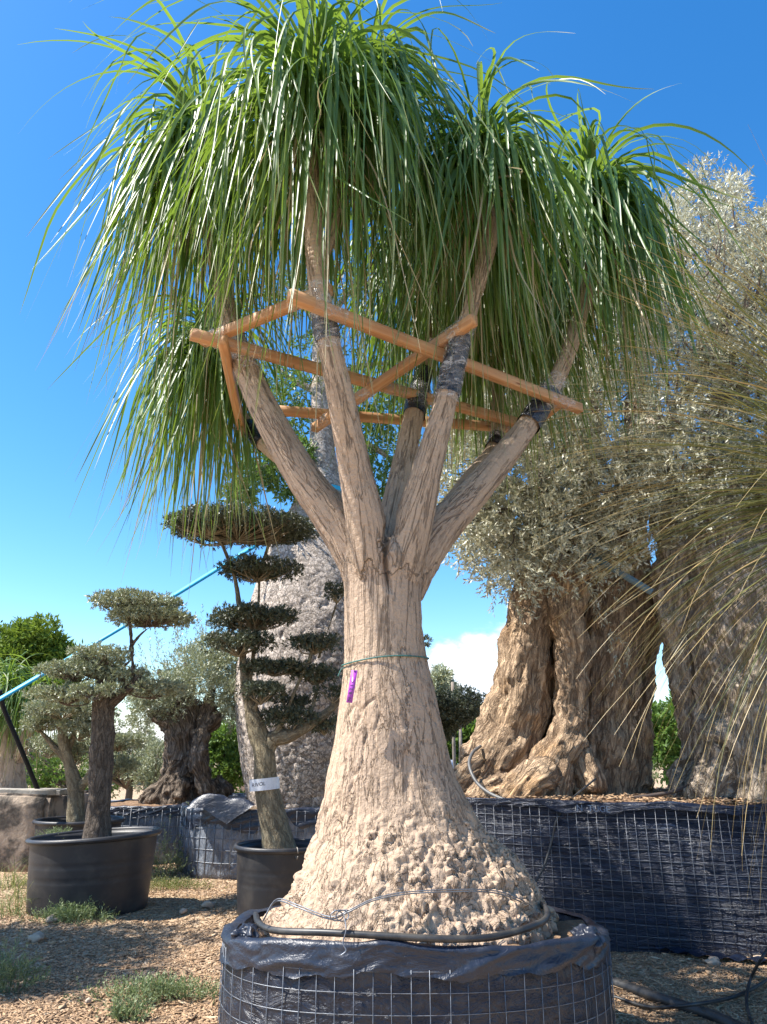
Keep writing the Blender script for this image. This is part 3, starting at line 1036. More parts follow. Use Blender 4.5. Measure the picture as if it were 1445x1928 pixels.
#      apex (px, py, Y)   n    L     W     individual leaves
HEADS = [((377, 270), 4.65, 520, 2.0, 0.036, 62, 0.64), ((585, 190), 3.82, 540, 1.95, 0.032, 70, 0.86), ((905, 285), 4.20, 460, 1.65, 0.034, 70, 0.70),
         ((1117, 370), 5.20, 470, 2.0, 0.038, 60, 0.60), ((828, 455), 5.40, 540, 2.1, 0.036, 0, 0.72), ((396, 640), 5.85, 440, 1.85, 0.035, 0, 0.62),
         ((948, 495), 5.90, 540, 2.1, 0.036, 0, 0.68), ((690, 140), 4.20, 360, 1.75, 0.031, 38, 0.66)]
for (pxy, Yh, n_, L_, W_, ni, ck) in HEADS:
    a_ = at(pxy[0], pxy[1], Yh)
    palm_head(a_, (0, 0, 1), n_, L_, W_, hr, parent=palm, nind=ni, seg=13, cs_=ck)

# ---------------------------------------------------------------- its planter
def main_lip(O):
    front = np.clip((4.5 - O[:, 1]) / 0.8, -0.3, 1)
    return 0.595 + 0.075 * np.maximum(front, 0) ** 1.5


planter('wire_mesh_planter', 'black film planter in welded wire mesh holding the giant ponytail palm', 0.165, 4.52, 1.0, 0.79, 2.5, 0.0, 0.60, 0.083,
        M_FABRIC, M_SOIL, 'wire mesh planters lined with black film', flap=(0.11, 0.20), wire_r=0.0018, wire_sag=0.012, lipfn=main_lip, wseed=4, wrinkle=0.03, soil_drop=0.03)

mp = [o for o in COL.objects if o.name == 'wire_mesh_planter'][0]
import bmesh
for (px, py, Yy, rx_, ry_, rz_, sd_) in ((1105, 1772, 4.10, 0.085, 0.11, 0.075, 3), (466, 1762, 4.12, 0.075, 0.12, 0.06, 8)):
    bm = bmesh.new()
    bmesh.ops.create_icosphere(bm, subdivisions=5, radius=1)
    V = np.array([v.co[:] for v in bm.verts])
    F = np.array([[v.index for v in f.verts] for f in bm.faces])
    bm.free()
    c_ = at(px, py, Yy)
    V = V * (0.75 + 0.30 * ridged(V * 1.2 + sd_, 2, sd_) * 0.7 + 0.18 * fbm(V * 2.2, 2, sd_ + 5))[:, None]
    obj('bunched_film', c_ + V * np.array([rx_, ry_, rz_]), F, M_FLAP, mp)

# black pipe hoop lying round the palm's foot
hoop = []
for px, py, Yy in ((1002, 1700, 4.45), (1028, 1710, 4.25), (1022, 1735, 4.0), (940, 1762, 3.80), (850, 1768, 3.74), (740, 1763, 3.74), (620, 1756, 3.80), (520, 1752, 3.95), (488, 1738, 4.2), (482, 1722, 4.55)):
    hoop.append(at(px, py, Yy))
P = catmull(np.array(hoop), 60)
V, F = tube(P, 0.0155, 10)
tag(obj('irrigation_pipe', V, F, M_RUBBER), 'black pipe curved around the foot of the giant ponytail palm', 'pipe')

# bent galvanised wire laid over the swollen foot
wire = [(495, 1735, 3.98), (520, 1697, 4.0), (560, 1708, 3.88), (620, 1730, 3.80), (655, 1718, 3.78), (700, 1697, 3.80), (760, 1684, 3.82), (850, 1679, 3.86), (930, 1681, 3.95), (985, 1700, 4.1), (1010, 1722, 4.25)]
P = catmull(np.array([at(*q) for q in wire]), 80)
Vp, Fp = tube(P, 0.0035, 6)
parts = [(Vp, Fp), tube(P + np.array([0.004, -0.006, 0.010]), 0.003, 6)]
cpt = at(630, 1722, 3.78)
sp = np.array([cpt + np.array([0.035 * math.sin(q) + 0.004 * q, -0.02 - 0.006 * math.cos(q * 1.3), 0.022 * math.cos(q)]) for q in np.linspace(0, 13, 60)])
parts.append(tube(sp, 0.003, 6))
hang = catmull(np.array([at(648, 1722, 3.76), at(652, 1750, 3.72), at(646, 1775, 3.70), at(652, 1790, 3.69), at(640, 1800, 3.69)]), 24)
parts.append(tube(hang, 0.0028, 6))
V, F = joinm(parts)
tag(obj('tie_wire', V, F, M_WIRE), 'twisted galvanised tie wire bent over the swollen palm foot', 'wire')

# ---------------------------------------------------------------- twine and tag
def trunk_r(z):
    zz = trunk_rows[::1]
    o = np.argsort(zz[:, 2])
    return float(np.interp(z, zz[o, 2], zz[o, 3])), float(np.interp(z, zz[o, 2], zz[o, 0]))


pts = []
for a in np.linspace(0, 2 * PI, 60, endpoint=False):
    zc = at(725, 1247, TY)[2]
    r0, x0 = trunk_r(zc)
    pts.append([x0 + (r0 + 0.006) * math.cos(a), TY + (r0 * 1.0 + 0.006) * math.sin(a), zc + 0.022 * math.cos(a) + 0.004 * math.sin(3 * a)])
pts = np.array(pts)
tw = thing('twine', 'thin green twine knotted around the giant palm trunk', 'twine', pts.mean(0))
V, F = tube(pts, 0.0042, 7, closed=True)
obj('loop', V, F, M_TWINE, tw)
kn_ = at(647, 1258, 4.38)
V, F = tube(catmull(np.array([kn_ + [0.01, 0.0, 0.004], kn_ + [-0.012, -0.02, -0.01], kn_ + [-0.03, -0.02, -0.05]]), 12), 0.0035, 6)
obj('loose_end', V, F, M_TWINE, tw)

ta, tb = at(668, 1262, 4.155), at(658, 1323, 4.135)
tl = norm(tb - ta)
sx = norm(np.cross(tl, np.array([0.35, 1.0, 0])))
sx = sx if sx[0] > 0 else -sx
nz = np.cross(sx, tl)
nz = nz if nz[1] < 0 else -nz
hw = 0.0175
tg = thing('plant_tag', 'purple plastic tag with handwriting hanging from the twine', 'tag', tb)
Vb = []
for dz in (-0.0012, 0.0012):
    for (u_, v_) in ((-1, 0), (1, 0), (1, 1), (-1, 1)):
        Vb.append(ta + (tb - ta) * v_ + sx * hw * u_ + nz * dz)
Fb = np.array([[3, 2, 1, 0], [4, 5, 6, 7], [0, 1, 5, 4], [1, 2, 6, 5], [2, 3, 7, 6], [3, 0, 4, 7]])
obj('strip', Vb, Fb, M_TAG, tg, smooth=False)
V, F = tube(catmull(np.array([ta - (tb - ta) * 0.16 - nz * 0.02, ta - (tb - ta) * 0.04 + nz * 0.006, ta + (tb - ta) * 0.05 + nz * 0.002]), 8), 0.002, 5)
obj('string', V, F, M_INK, tg)


def lettering(name, body, size, origin, xdir, ydir, mat, parent):
    cu = bpy.data.curves.new('tmp_text', 'FONT')
    cu.body = body
    cu.size = size
    cu.align_x = 'CENTER'
    cu.align_y = 'CENTER'
    to = bpy.data.objects.new('tmp_text', cu)
    COL.objects.link(to)
    dg = bpy.context.evaluated_depsgraph_get()
    em = to.evaluated_get(dg).to_mesh()
    V0 = np.array([v.co[:] for v in em.vertices])
    tri = [list(p_.vertices) for p_ in em.polygons]
    to.evaluated_get(dg).to_mesh_clear()
    bpy.data.objects.remove(to)
    W = np.array(origin) + V0[:, :1] * np.array(xdir) + V0[:, 1:2] * np.array(ydir)
    T = [[f[0], f[i], f[i + 1]] for f in tri for i in range(1, len(f) - 1)]
    return obj(name, W, np.array(T), mat, parent, smooth=False)


lettering('handwriting', 'N  8 2 1 C', 0.028, (ta + tb) / 2 + (tb - ta) * 0.12 + nz * 0.0025, -tl, -sx, M_INK, tg)

# ---------------------------------------------------------------- timber brace frame
fr = thing('timber_brace_frame', 'orange timber battens lashed with clear film between the palm limbs', 'brace', at(760, 700, 4.7))
BW, BH = 0.060, 0.072
BARS = [((545, 556), (1092, 770), 4.02), ((360, 629), (978, 797), 4.16), ((383, 643), (622, 543), 4.225), ((420, 640), (457, 815), 4.09),
        ((893, 602), (592, 806), 4.095), ((512, 772), (965, 806), 4.17), ((1062, 752), (985, 812), 4.10)]
bar_ends = []
for (a2, b2, z) in BARS:
    A, B = atz(*a2, z), atz(*b2, z + 0.004)
    bar_ends.append((A, B))
    L = np.linalg.norm(B - A)
    d = (B - A) / L
    sd = norm(np.cross(d, [0, 0, 1.0]))
    up = np.cross(sd, d)
    e = 0.0028
    sec = []
    hw_, hh_ = BW / 2, BH / 2
    for (sx_, sy_) in ((1, 1), (-1, 1), (-1, -1), (1, -1)):
        pr = [(sx_ * (hw_ - e), sy_ * hh_), (sx_ * hw_, sy_ * (hh_ - e))]
        sec += pr if sx_ * sy_ < 0 else pr[::-1]
    m_ = 14
    Vl = np.array([[x, y_ + 0.003 * math.sin(x * 2.1), z_] for x in np.linspace(0, L, m_) for (y_, z_) in sec])
    Q = []
    for i in range(m_ - 1):
        for j in range(8):
            Q.append([i * 8 + j, i * 8 + (j + 1) % 8, (i + 1) * 8 + (j + 1) % 8, (i + 1) * 8 + j])
    caps = []
    for s0 in (0, (m_ - 1) * 8):
        for j in range(1, 7):
            caps.append([s0, s0 + j, s0 + j + 1] if s0 else [s0, s0 + j + 1, s0 + j])
    me = raw_mesh('timber_batten', Vl, [np.array(Q), np.array(caps)], smooth=False)
    me.materials.append(M_TIMBER)
    o = bpy.data.objects.new('timber_batten', me)
    COL.objects.link(o)
    o.parent = fr
    o.location = tuple(A - ORG[fr.name])
    from mathutils import Matrix
    o.rotation_euler = Matrix(((d[0], sd[0], up[0]), (d[1], sd[1], up[1]), (d[2], sd[2], up[2]))).to_euler()
    ORG[o.name] = ORG[fr.name]


def limb_wrap(name, key, y0, y1, extra, mat, lump=0.006, seed=0):
    rows = BR[key]
    ys = np.array([q[1] for q in rows])
    full = catmull(np.hstack([PATHS[key], ys[:, None]]), 400)
    sel = full[(full[:, 4] <= max(y0, y1)) & (full[:, 4] >= min(y0, y1))]
    P = catmull(sel[:, :3], 26)
    R = np.interp(np.linspace(0, 1, 26), np.linspace(0, 1, len(sel)), sel[:, 3])
    V, F = tube(P, R + extra, 40, cap=False)
    nn = norm(V - np.repeat(P, 40, 0))
    V = V + nn * (lump * np.maximum(-0.8, fbm(V * np.array([16, 16, 34.0]), 3, seed + 60)))[:, None]
    return obj(name, V, F, mat, fr)


def bar_wrap(i, f0, f1, R, seed):
    A, B = bar_ends[i]
    P = A + (B - A) * np.linspace(f0, f1, 14)[:, None]
    V, F = tube(P, R, 20, cap=False)
    nn = V - np.repeat(P, 20, 0)
    d = norm((B - A)[None])
    sd = norm(np.cross(d, [[0, 0, 1.0]]))
    up = np.cross(sd, d)
    u_ = (nn * sd).sum(1)
    v_ = (nn * up).sum(1)
    k_ = 0.043 / np.maximum(np.maximum(np.abs(u_), np.abs(v_)), 1e-6)
    k_ = np.minimum(k_, 0.056 / R)
    nn = nn * k_[:, None]
    V = np.repeat(P, 20, 0) + nn * (1 + 0.10 * fbm(V * 26, 3, seed)[:, None])
    return obj('film_wrap', V, F, M_FILM, fr)


for key, y0, y1, ex, lu, sd_ in (('B2', 586, 642, 0.012, 0.006, 1), ('B4', 634, 742, 0.014, 0.008, 2), ('B5', 735, 800, 0.013, 0.006, 3), ('B3', 698, 782, 0.010, 0.006, 4), ('B6', 800, 836, 0.010, 0.006, 5), ('B7', 818, 846, 0.010, 0.005, 6)):
    limb_wrap('black_wrap', key, y0, y1, ex, M_BLACKWRAP, lu, sd_)
for key, y0, y1, ex, lu, sd_ in (('B2', 536, 660, 0.022, 0.010, 11), ('B4', 606, 756, 0.024, 0.012, 12), ('B5', 712, 772, 0.024, 0.012, 13), ('B1', 640, 708, 0.014, 0.010, 14), ('B3', 728, 775, 0.018, 0.008, 15), ('B7', 800, 830, 0.018, 0.01, 16)):
    limb_wrap('film_wrap', key, y0, y1, ex * 0.85, M_FILM, lu * 0.45, sd_)
for i, f0, f1, sd_ in ((0, 0.06, 0.15, 1), (0, 0.86, 0.96, 2), (1, 0.06, 0.19, 3), (2, 0.02, 0.22, 4), (2, 0.72, 0.86, 5), (4, 0.05, 0.22, 6), (4, 0.56, 0.68, 7), (4, 0.86, 0.95, 8), (1, 0.53, 0.60, 9), (1, 0.67, 0.73, 10), (3, 0.86, 0.95, 11), (5, 0.92, 1.0, 12)):
    bar_wrap(i, f0, f1, 0.065, sd_ * 3)

# ---------------------------------------------------------------- bottle tree behind
BY = 12.0
bt = thing('bottle_tree', 'huge bottle tree with bulging grey trunk behind the cloud-pruned olive', 'tree', at(610, 1520, BY))
bp = [(1560, 130), (1510, 138), (1450, 150), (1400, 157), (1300, 164), (1200, 151), (1100, 124), (1040, 103), (1000, 84), (960, 60), (920, 44), (880, 32), (830, 23), (760, 20), (680, 18), (600, 16), (520, 12)]
rows = path([(608 if y > 900 else 606, y, BY, 2 * hw_) for y, hw_ in bp])
lims = [rows]
btl = [[(606, 850, BY, 24), (560, 865, 11.7, 16), (500, 880, 11.4, 10), (455, 905, 11.2, 5)], [(610, 830, BY, 24), (670, 830, 12.2, 16), (730, 860, 12.3, 10), (745, 900, 12.4, 6)],
       [(606, 740, BY, 20), (560, 720, 12.2, 12), (520, 690, 12.5, 6)], [(608, 720, BY, 20), (680, 690, 12.2, 12), (760, 680, 12.5, 6)], [(606, 620, BY, 16), (560, 560, 12, 10), (520, 520, 12, 5)], [(606, 620, BY, 16), (660, 550, 12, 10), (720, 520, 12, 5)]]
lims += [path(q) for q in btl]


def bt_disp(G, V, Nn):
    big = np.clip((4.6 - V[:, 2]) / 1.0, 0, 1)
    cr = np.abs(noise(np.stack([G[:, 0] * 7, G[:, 1] * 7, G[:, 2] * 9], -1) + 0.5 * noise(V * 3, 8)[:, None], 61))
    cr2 = np.abs(noise(G * 11 + 3, 63))
    return 0.010 * fbm(V * 1.6, 3, 6) - big * 0.020 * np.exp(-(cr / 0.11) ** 2) - big * 0.016 * np.exp(-(cr2 / 0.13) ** 2)


organic('trunk', lims, 0.032, M_BOTTLEBARK, bt, bt_disp, smooth=3)
fr_ = np.random.default_rng(31)
cs, rs = [], []
for px, py, Yy, r0 in ((470, 900, 11.3, 0.30), (510, 870, 11.5, 0.42), (545, 905, 11.6, 0.25), (455, 935, 11.2, 0.16), (560, 850, 11.8, 0.34), (690, 800, 12.2, 0.40), (735, 830, 12.3, 0.45), (720, 890, 12.3, 0.38), (745, 940, 12.4, 0.28), (690, 930, 12.3, 0.25),
                       (530, 800, 12.2, 0.4), (560, 760, 12.3, 0.5), (650, 740, 12.2, 0.5), (720, 740, 12.4, 0.5), (780, 760, 12.4, 0.4), (520, 690, 12.4, 0.5), (760, 670, 12.4, 0.5), (600, 650, 12, 0.5), (540, 560, 12, 0.6), (700, 560, 12, 0.6), (620, 520, 12, 0.7)):
    p_ = at(px, py, Yy)
    for q in range(5):
        cs.append(p_ + fr_.normal(0, 0.45, 3) * r0)
        rs.append(r0 * fr_.uniform(0.4, 0.75))
V, F, t_ = clump_sprigs(cs, rs, 34, 0.16, 6, 0.10, 0.034, fr_, upbias=0.0)
obj('crown', V, F, M_GREEN, bt, False, {'tint': t_}, stuff=True)

planter('wire_mesh_planter', 'crumpled silvery black film planter in wire mesh under the bottle tree', at(608, 1500, BY)[0], 12.0, 2.0, 1.95, 3.6, 0.12, 0.80, 0.115,
        M_FABRIC3, M_DARKSOIL, 'wire mesh planters lined with black film', flap=(0.06, 0.30), wire_r=0.0045, wseed=14, wrinkle=0.05, stretch=(3, 3, 1.2), wire_sag=0.035, wire_arc=lambda q: q[1] < 11.9, flap_mat=M_FLAP)

# loose corner of film standing up on that planter
nfu, nfv = 14, 10
A0, A1 = at(352, 1520, 10.05), at(480, 1512, 9.98)
crest = at(410, 1488, 10.25)
Vf = []
for i in range(nfu):
    for j in range(nfv):
        u_, v_ = i / (nfu - 1), j / (nfv - 1)
        b_ = A0 + (A1 - A0) * u_
        hgt = 0.20 * math.sin(PI * u_) ** 0.7
        p_ = b_ + np.array([0, 0.16 * v_ - 0.06, hgt * math.sin(PI * min(1, v_ * 1.15)) - 0.22 * (1 - v_) * max(0, 1 - abs(u_ - 0.62) / 0.4)])
        Vf.append(p_)
Vf = np.array(Vf)
Vf += 0.02 * np.stack([fbm(Vf * 5, 2, s_) for s_ in (1, 2, 3)], -1)
tag(obj('plastic_sheet', Vf, grid_faces(nfu, nfv), M_FLAP), 'loose corner of black plastic sheet peaked over the silvery planter edge', 'plastic sheet')

# blue guy strap
S0 = at(592, 958, 11.75)
S1 = at(0, 1303, 9.6)
dS = S1 - S0
tend = (0.0 - S0[2]) / dS[2]
S2 = S0 + dS * tend
st = thing('guy_strap', 'bright blue webbing strap stretched from the bottle tree down to the ground', 'strap', (S2[0], S2[1], 0))
nS = 40
P = S0 + (S2 - S0) * np.linspace(0, 1, nS)[:, None]
P[:, 2] -= 0.10 * np.sin(np.linspace(0, PI, nS))
d = norm(S2 - S0)
hv = norm(np.cross(d, [0.0, 1.0, 0.0]))
dep = np.cross(d, hv)
twi = np.linspace(0.2, 1.0, nS)[:, None]
wv = (hv * np.cos(twi * 0.8) + dep * np.sin(twi * 0.8)) * 0.042
V = np.stack([P + wv, P - wv, P - wv + dep * 0.002, P + wv + dep * 0.002], 1).reshape(-1, 3)
Q = []
for i in range(nS - 1):
    for j in range(4):
        Q.append([i * 4 + j, i * 4 + (j + 1) % 4, (i + 1) * 4 + (j + 1) % 4, (i + 1) * 4 + j])
obj('webbing', V, np.array(Q), M_STRAP, st, smooth=False)
zr = at(625, 944, BY)[2]
o_ = np.argsort(rows[:, 2])
rr = float(np.interp(zr, rows[o_, 2], rows[o_, 3])) + 0.03
th = np.linspace(0, 2 * PI, 48, endpoint=False)
V = np.concatenate([np.stack([rows[6, 0] + (rr + dr) * np.cos(th), BY + (rr + dr) * np.sin(th), np.full(48, zr + dz) - 0.10 * np.sin(th)], -1) for dr, dz in ((0, -0.035), (0.0, 0.035))])
i = np.arange(48)
Q = np.stack([i, (i + 1) % 48, (i + 1) % 48 + 48, i + 48], -1)
obj('loop', V, Q, M_STRAP, st)
V, F = tube(np.array([[S2[0], S2[1], -0.2], [S2[0] - 0.03, S2[1], 0.1], [S2[0] - 0.06, S2[1], 0.3]]), 0.02, 8)
obj('stake', V, F, M_WIRE, st)


# ---------------------------------------------------------------- cloud-pruned olives in tubs
def pad_tree(name, label, trunk_limbs, pads, Yp, base, mat_bark, mat_leaf, voxel, disp, seed, dens=1.0, leaf=(0.038, 0.0125), bend=0.35, stems=None, cat='olive tree', tm=0.5, group=None):
    t = thing(name, label, cat, base, group)
    organic('trunk', [slim(q, 0.86) for q in trunk_limbs], voxel, mat_bark, t, disp, smooth=2)
    r = np.random.default_rng(seed)
    for (px, py, hw_, hh_, *dy) in pads:
        c = at(px, py, Yp + (dy[0] if dy else 0))
        s = pxm(c)
        rx, rz = hw_ * s, hh_ * s
        ry = rx * 0.85
        # each pad is a cushion made of many small tufts
        nt = int(np.clip(rx * ry * 520 * dens, 16, 420))
        q = r.uniform(-1, 1, (nt * 4, 2))
        q = q[(q ** 2).sum(1) < 1][:nt]
        C = np.stack([c[0] + q[:, 0] * rx * 0.93, c[1] + q[:, 1] * ry * 0.93, c[2] + rz * (-0.1 + 0.55 * np.sqrt(1 - (q ** 2).sum(1)) * r.uniform(-0.6, 1, len(q)))], -1)
        C[:, 2] += bend * 0
        R = np.stack([np.full(len(C), 0.075), np.full(len(C), 0.075), np.full(len(C), max(0.03, rz * 0.40))], -1) * r.uniform(0.75, 1.3, (len(C), 1))
        V, F, ti = clump_sprigs(C, R, 10, 0.035, 8, leaf[0], leaf[1], r, inner=0.3, upbias=0.5, tmean=tm)
        pad = obj('foliage_pad', V, F, mat_leaf, t, False, {'tint': ti}, stuff=True)
        # twiglets under the pad
        hub = c + np.array([0, 0, -rz * 1.15])
        ends = C[r.permutation(len(C))[:max(6, len(C) // 3)]]
        Vt, Ft = twigs([hub] * len(ends), ends, 0.010, 0.003, r, sag=0.08)
        obj('twigs', Vt, Ft, mat_bark, pad)
    return t


def rough_disp(amp, f=6.0, seed=0, stretch=0.35):
    def fn(G, V, Nn):
        q = np.stack([G[:, 0] * f * 2, G[:, 1] * f * 2, G[:, 2] * f * stretch * 2], -1)
        return amp * (0.7 * fbm(V * f * 0.6, 3, seed) + 0.5 * fbm(q, 3, seed + 5))
    return fn


tY = 7.95
tub('nursery_tub', 'black plastic nursery tub with metal hooks holding the tall cloud-pruned olive', at(532, 1598, tY)[0], tY, 0.475, 0.46, 0.615, 0.52, group='black plastic nursery tubs', clasp=True)
niw_tr = [path([(532, 1625, tY, 84), (524, 1590, tY, 70), (512, 1530, tY, 58), (500, 1470, tY, 50), (498, 1420, tY, 46), (484, 1375, tY, 42), (472, 1330, tY, 30), (462, 1290, tY, 20), (456, 1215, tY, 14), (452, 1150, tY, 12), (442, 1085, tY, 11), (425, 1040, tY, 9), (412, 1008, tY, 7)]),
          path([(500, 1420, tY, 34), (515, 1392, tY, 36), (545, 1385, 7.9, 30), (580, 1368, 7.9, 25), (612, 1345, 7.95, 20), (640, 1318, 8.0, 14), (680, 1280, 8.1, 9), (740, 1240, 8.2, 7), (790, 1214, 8.2, 5)]),
          path([(466, 1300, tY, 14), (478, 1230, 8.0, 11), (486, 1150, 8.0, 9), (491, 1080, 8.0, 9), (508, 1018, 8.0, 7)]),
          path([(540, 1340, 7.9, 9), (560, 1290, 7.9, 9), (578, 1255, 7.9, 8), (588, 1225, 7.9, 6)]), path([(505, 1405, 7.95, 16), (540, 1345, 7.85, 10), (548, 1335, 7.85, 8)]),
          path([(580, 1368, 7.9, 10), (592, 1320, 8.0, 7), (600, 1285, 8.0, 5)]), path([(478, 1345, 7.95, 12), (488, 1312, 7.8, 7)]),
          path([(600, 1240, 8.2, 6), (620, 1180, 8.3, 5), (636, 1130, 8.3, 4)])]
niw_pads = [(448, 992, 138, 24), (400, 985, 85, 20, -0.15), (520, 995, 80, 22, 0.2), (486, 1072, 82, 20), (478, 1160, 84, 24), (430, 1172, 36, 22, 0.2), (452, 1208, 68, 24, -0.1), (594, 1210, 54, 18), (518, 1256, 62, 14), (598, 1268, 52, 17, 0.1),
            (492, 1300, 50, 22, -0.2), (545, 1350, 52, 24), (612, 1362, 40, 18, 0.1), (628, 1302, 30, 18), (636, 1112, 26, 20, 0.3), (786, 1208, 18, 10, 0.25), (560, 1322, 34, 16, 0.2)]
pad_tree('cloud_pruned_olive', 'tall cloud-pruned olive with tiered dark foliage pads and white tape on its trunk', niw_tr, niw_pads, tY, at(528, 1598, tY), M_OLIVETAN, M_NIWAKI, 0.014, rough_disp(0.010, 7, 3), 41, dens=1.25)

# white tape with lettering
tp = thing('trunk_tape', 'white tape with handwriting around the leaning olive trunk', 'tape', at(499, 1480, 7.8))
c0, c1 = at(499, 1487, tY), at(498, 1465, tY)
P = c0 + (c1 - c0) * np.linspace(0, 1, 6)[:, None]
V, F = tube(P, 0.5 * 52 * pxm(c0) + 0.012, 36, cap=False)
obj('band', V, F, M_TAPE, tp)
lc = at(492, 1476, tY) + np.array([0, -(0.5 * 52 * pxm(c0) + 0.0155), 0])
lettering('handwriting', 'RIVOL', 0.05, lc, (1, 0.0, 0.15), (0, 0, 1), M_INK, tp)

l1Y = 8.15
cx1 = at(181, 1570, l1Y)[0]
tub('nursery_tub', 'large black plastic nursery tub holding the olive with a thick dark trunk', cx1, l1Y, 0.66, 0.60, 0.69, 0.61, tilt=(0.055, 0.0), group='black plastic nursery tubs')
l1_tr = [path([(183, 1592, l1Y, 66), (184, 1560, l1Y, 56), (190, 1480, l1Y, 50), (193, 1400, l1Y, 48), (197, 1320, l1Y, 46), (202, 1270, l1Y, 40), (205, 1250, l1Y, 26)]),
         path([(206, 1330, l1Y, 22), (232, 1305, 8.05, 19), (255, 1285, 8.0, 17), (266, 1262, 8.0, 12)]), path([(252, 1285, 8.0, 10), (249, 1230, 8.0, 8), (246, 1190, 8.0, 7), (240, 1150, 8.0, 6)]),
         path([(248, 1215, 8.0, 6), (270, 1190, 8.0, 5), (296, 1174, 8.0, 4)]), path([(200, 1290, l1Y, 16), (170, 1268, 8.1, 11), (120, 1262, 8.1, 7)]), path([(235, 1300, 8.05, 9), (232, 1260, 8.1, 8), (250, 1240, 8.1, 6)])]
l1_pads = [(258, 1134, 84, 17), (286, 1163, 82, 14, 0.1), (190, 1232, 55, 20), (140, 1262, 66, 17), (175, 1255, 60, 18, 0.25), (128, 1306, 70, 18), (180, 1300, 40, 15, -0.3), (240, 1270, 40, 20), (290, 1297, 66, 15, 0.1)]
pad_tree('cloud_pruned_olive', 'cloud-pruned olive with thick dark fissured trunk and pale flat foliage pads', l1_tr, l1_pads, l1Y - 0.1, at(181, 1580, l1Y), M_OLIVEGREY, M_OLIVELEAF, 0.014, rough_disp(0.014, 9, 8), 43, dens=1.15)

l2Y = 10.2
tub('nursery_tub', 'black plastic nursery tub holding the small many-branched olive beside the concrete trough', at(150, 1545, l2Y)[0], l2Y, 0.56, 0.52, 0.66, 0.50, group='black plastic nursery tubs')
l2_tr = [path([(143, 1560, l2Y, 42), (143, 1520, l2Y, 36), (142, 1490, l2Y, 34), (135, 1450, l2Y, 26), (124, 1410, l2Y, 22), (118, 1380, l2Y, 16), (124, 1345, l2Y, 10)]), path([(133, 1440, l2Y, 16), (105, 1410, l2Y, 12), (84, 1385, l2Y, 10), (66, 1368, l2Y, 7)]),
         path([(146, 1490, l2Y, 24), (165, 1465, l2Y, 18), (178, 1440, l2Y, 12), (205, 1420, 10.4, 8), (238, 1400, 10.5, 6)]), path([(120, 1390, l2Y, 10), (108, 1360, l2Y, 9), (98, 1340, l2Y, 6)]), path([(128, 1420, l2Y, 12), (140, 1380, 10.3, 10), (146, 1350, 10.3, 6)])]
l2_pads = [(75, 1362, 40, 14), (120, 1335, 70, 18), (150, 1370, 44, 20), (150, 1410, 45, 24, 0.4), (95, 1400, 40, 22, 0.5), (225, 1395, 44, 16, 0.2), (215, 1440, 38, 20, 0.4), (180, 1345, 40, 20, 0.3)]
pad_tree('cloud_pruned_olive', 'small olive with several forking stems and loose pale pads beside the concrete trough', l2_tr, l2_pads, l2Y, at(143, 1550, l2Y), M_OLIVETAN, M_OLIVELEAF, 0.016, rough_disp(0.012, 7, 12), 47, dens=0.9, leaf=(0.05, 0.014))

# ---------------------------------------------------------------- the gnarled stump olive
sY = 12.2
pl_c = at(312, 1500, sY)
planter('wire_mesh_planter', 'low black film planter in wire mesh under the gnarled stump olive', pl_c[0], sY, 0.98, 0.9, 2.6, 0.0, 0.74, 0.11, M_FABRIC3, M_SOIL, 'wire mesh planters lined with black film', flap=(0.04, 0.22), wire_r=0.0042,
        wseed=24, wrinkle=0.05, stretch=(3, 3, 1.5), wire_arc=lambda q: q[1] < sY + 0.1, wire_sag=0.02, soil_drop=0.02)
so = thing('old_olive', 'gnarled dark stump olive with flared roots and a feathery grey crown', 'olive tree', at(345, 1500, sY))
so_tr = [path([(350, 1525, sY, 130), (345, 1480, sY, 110), (350, 1440, sY, 92), (355, 1400, sY, 84), (350, 1365, sY, 92), (340, 1340, sY, 86), (330, 1322, sY, 50)]), path([(300, 1512, 11.95, 36), (318, 1470, 12.0, 40), (340, 1440, 12.0, 36)]), path([(395, 1500, 11.9, 40), (378, 1450, 11.85, 46), (372, 1410, 11.9, 36), (385, 1360, 12.0, 34), (398, 1320, 12.0, 26)]),
         path([(340, 1500, 11.75, 30), (348, 1470, 11.75, 26)]), path([(265, 1512, 12.0, 18), (290, 1490, 12.0, 28), (320, 1470, 12.0, 34)]), path([(330, 1360, 12.1, 50), (300, 1345, 12.1, 36), (285, 1335, 12.1, 20)]), path([(370, 1380, 12.0, 34), (400, 1362, 12.0, 28), (412, 1340, 12.0, 20)]),
         path([(420, 1500, 12.1, 50), (400, 1465, 12.1, 40)]), path([(330, 1335, 12.2, 26), (310, 1300, 12.3, 14), (300, 1260, 12.4, 8)]), path([(395, 1325, 12.0, 22), (400, 1280, 12.1, 12), (395, 1230, 12.2, 7)]), path([(360, 1340, 12.3, 26), (360, 1290, 12.4, 14), (350, 1240, 12.4, 8)])]


def gnarl(amp, seed):
    def fn(G, V, Nn):
        q = np.stack([G[:, 0] * 7, G[:, 1] * 7, G[:, 2] * 2.2], -1)
        return amp * (1.2 * fbm(V * 2.6, 3, seed) + 0.65 * ridged(q + 0.3 * noise(V * 3, seed + 2)[:, None], 3, seed + 5) - 0.3 + 0.35 * fbm(V * 14, 2, seed + 9))
    return fn


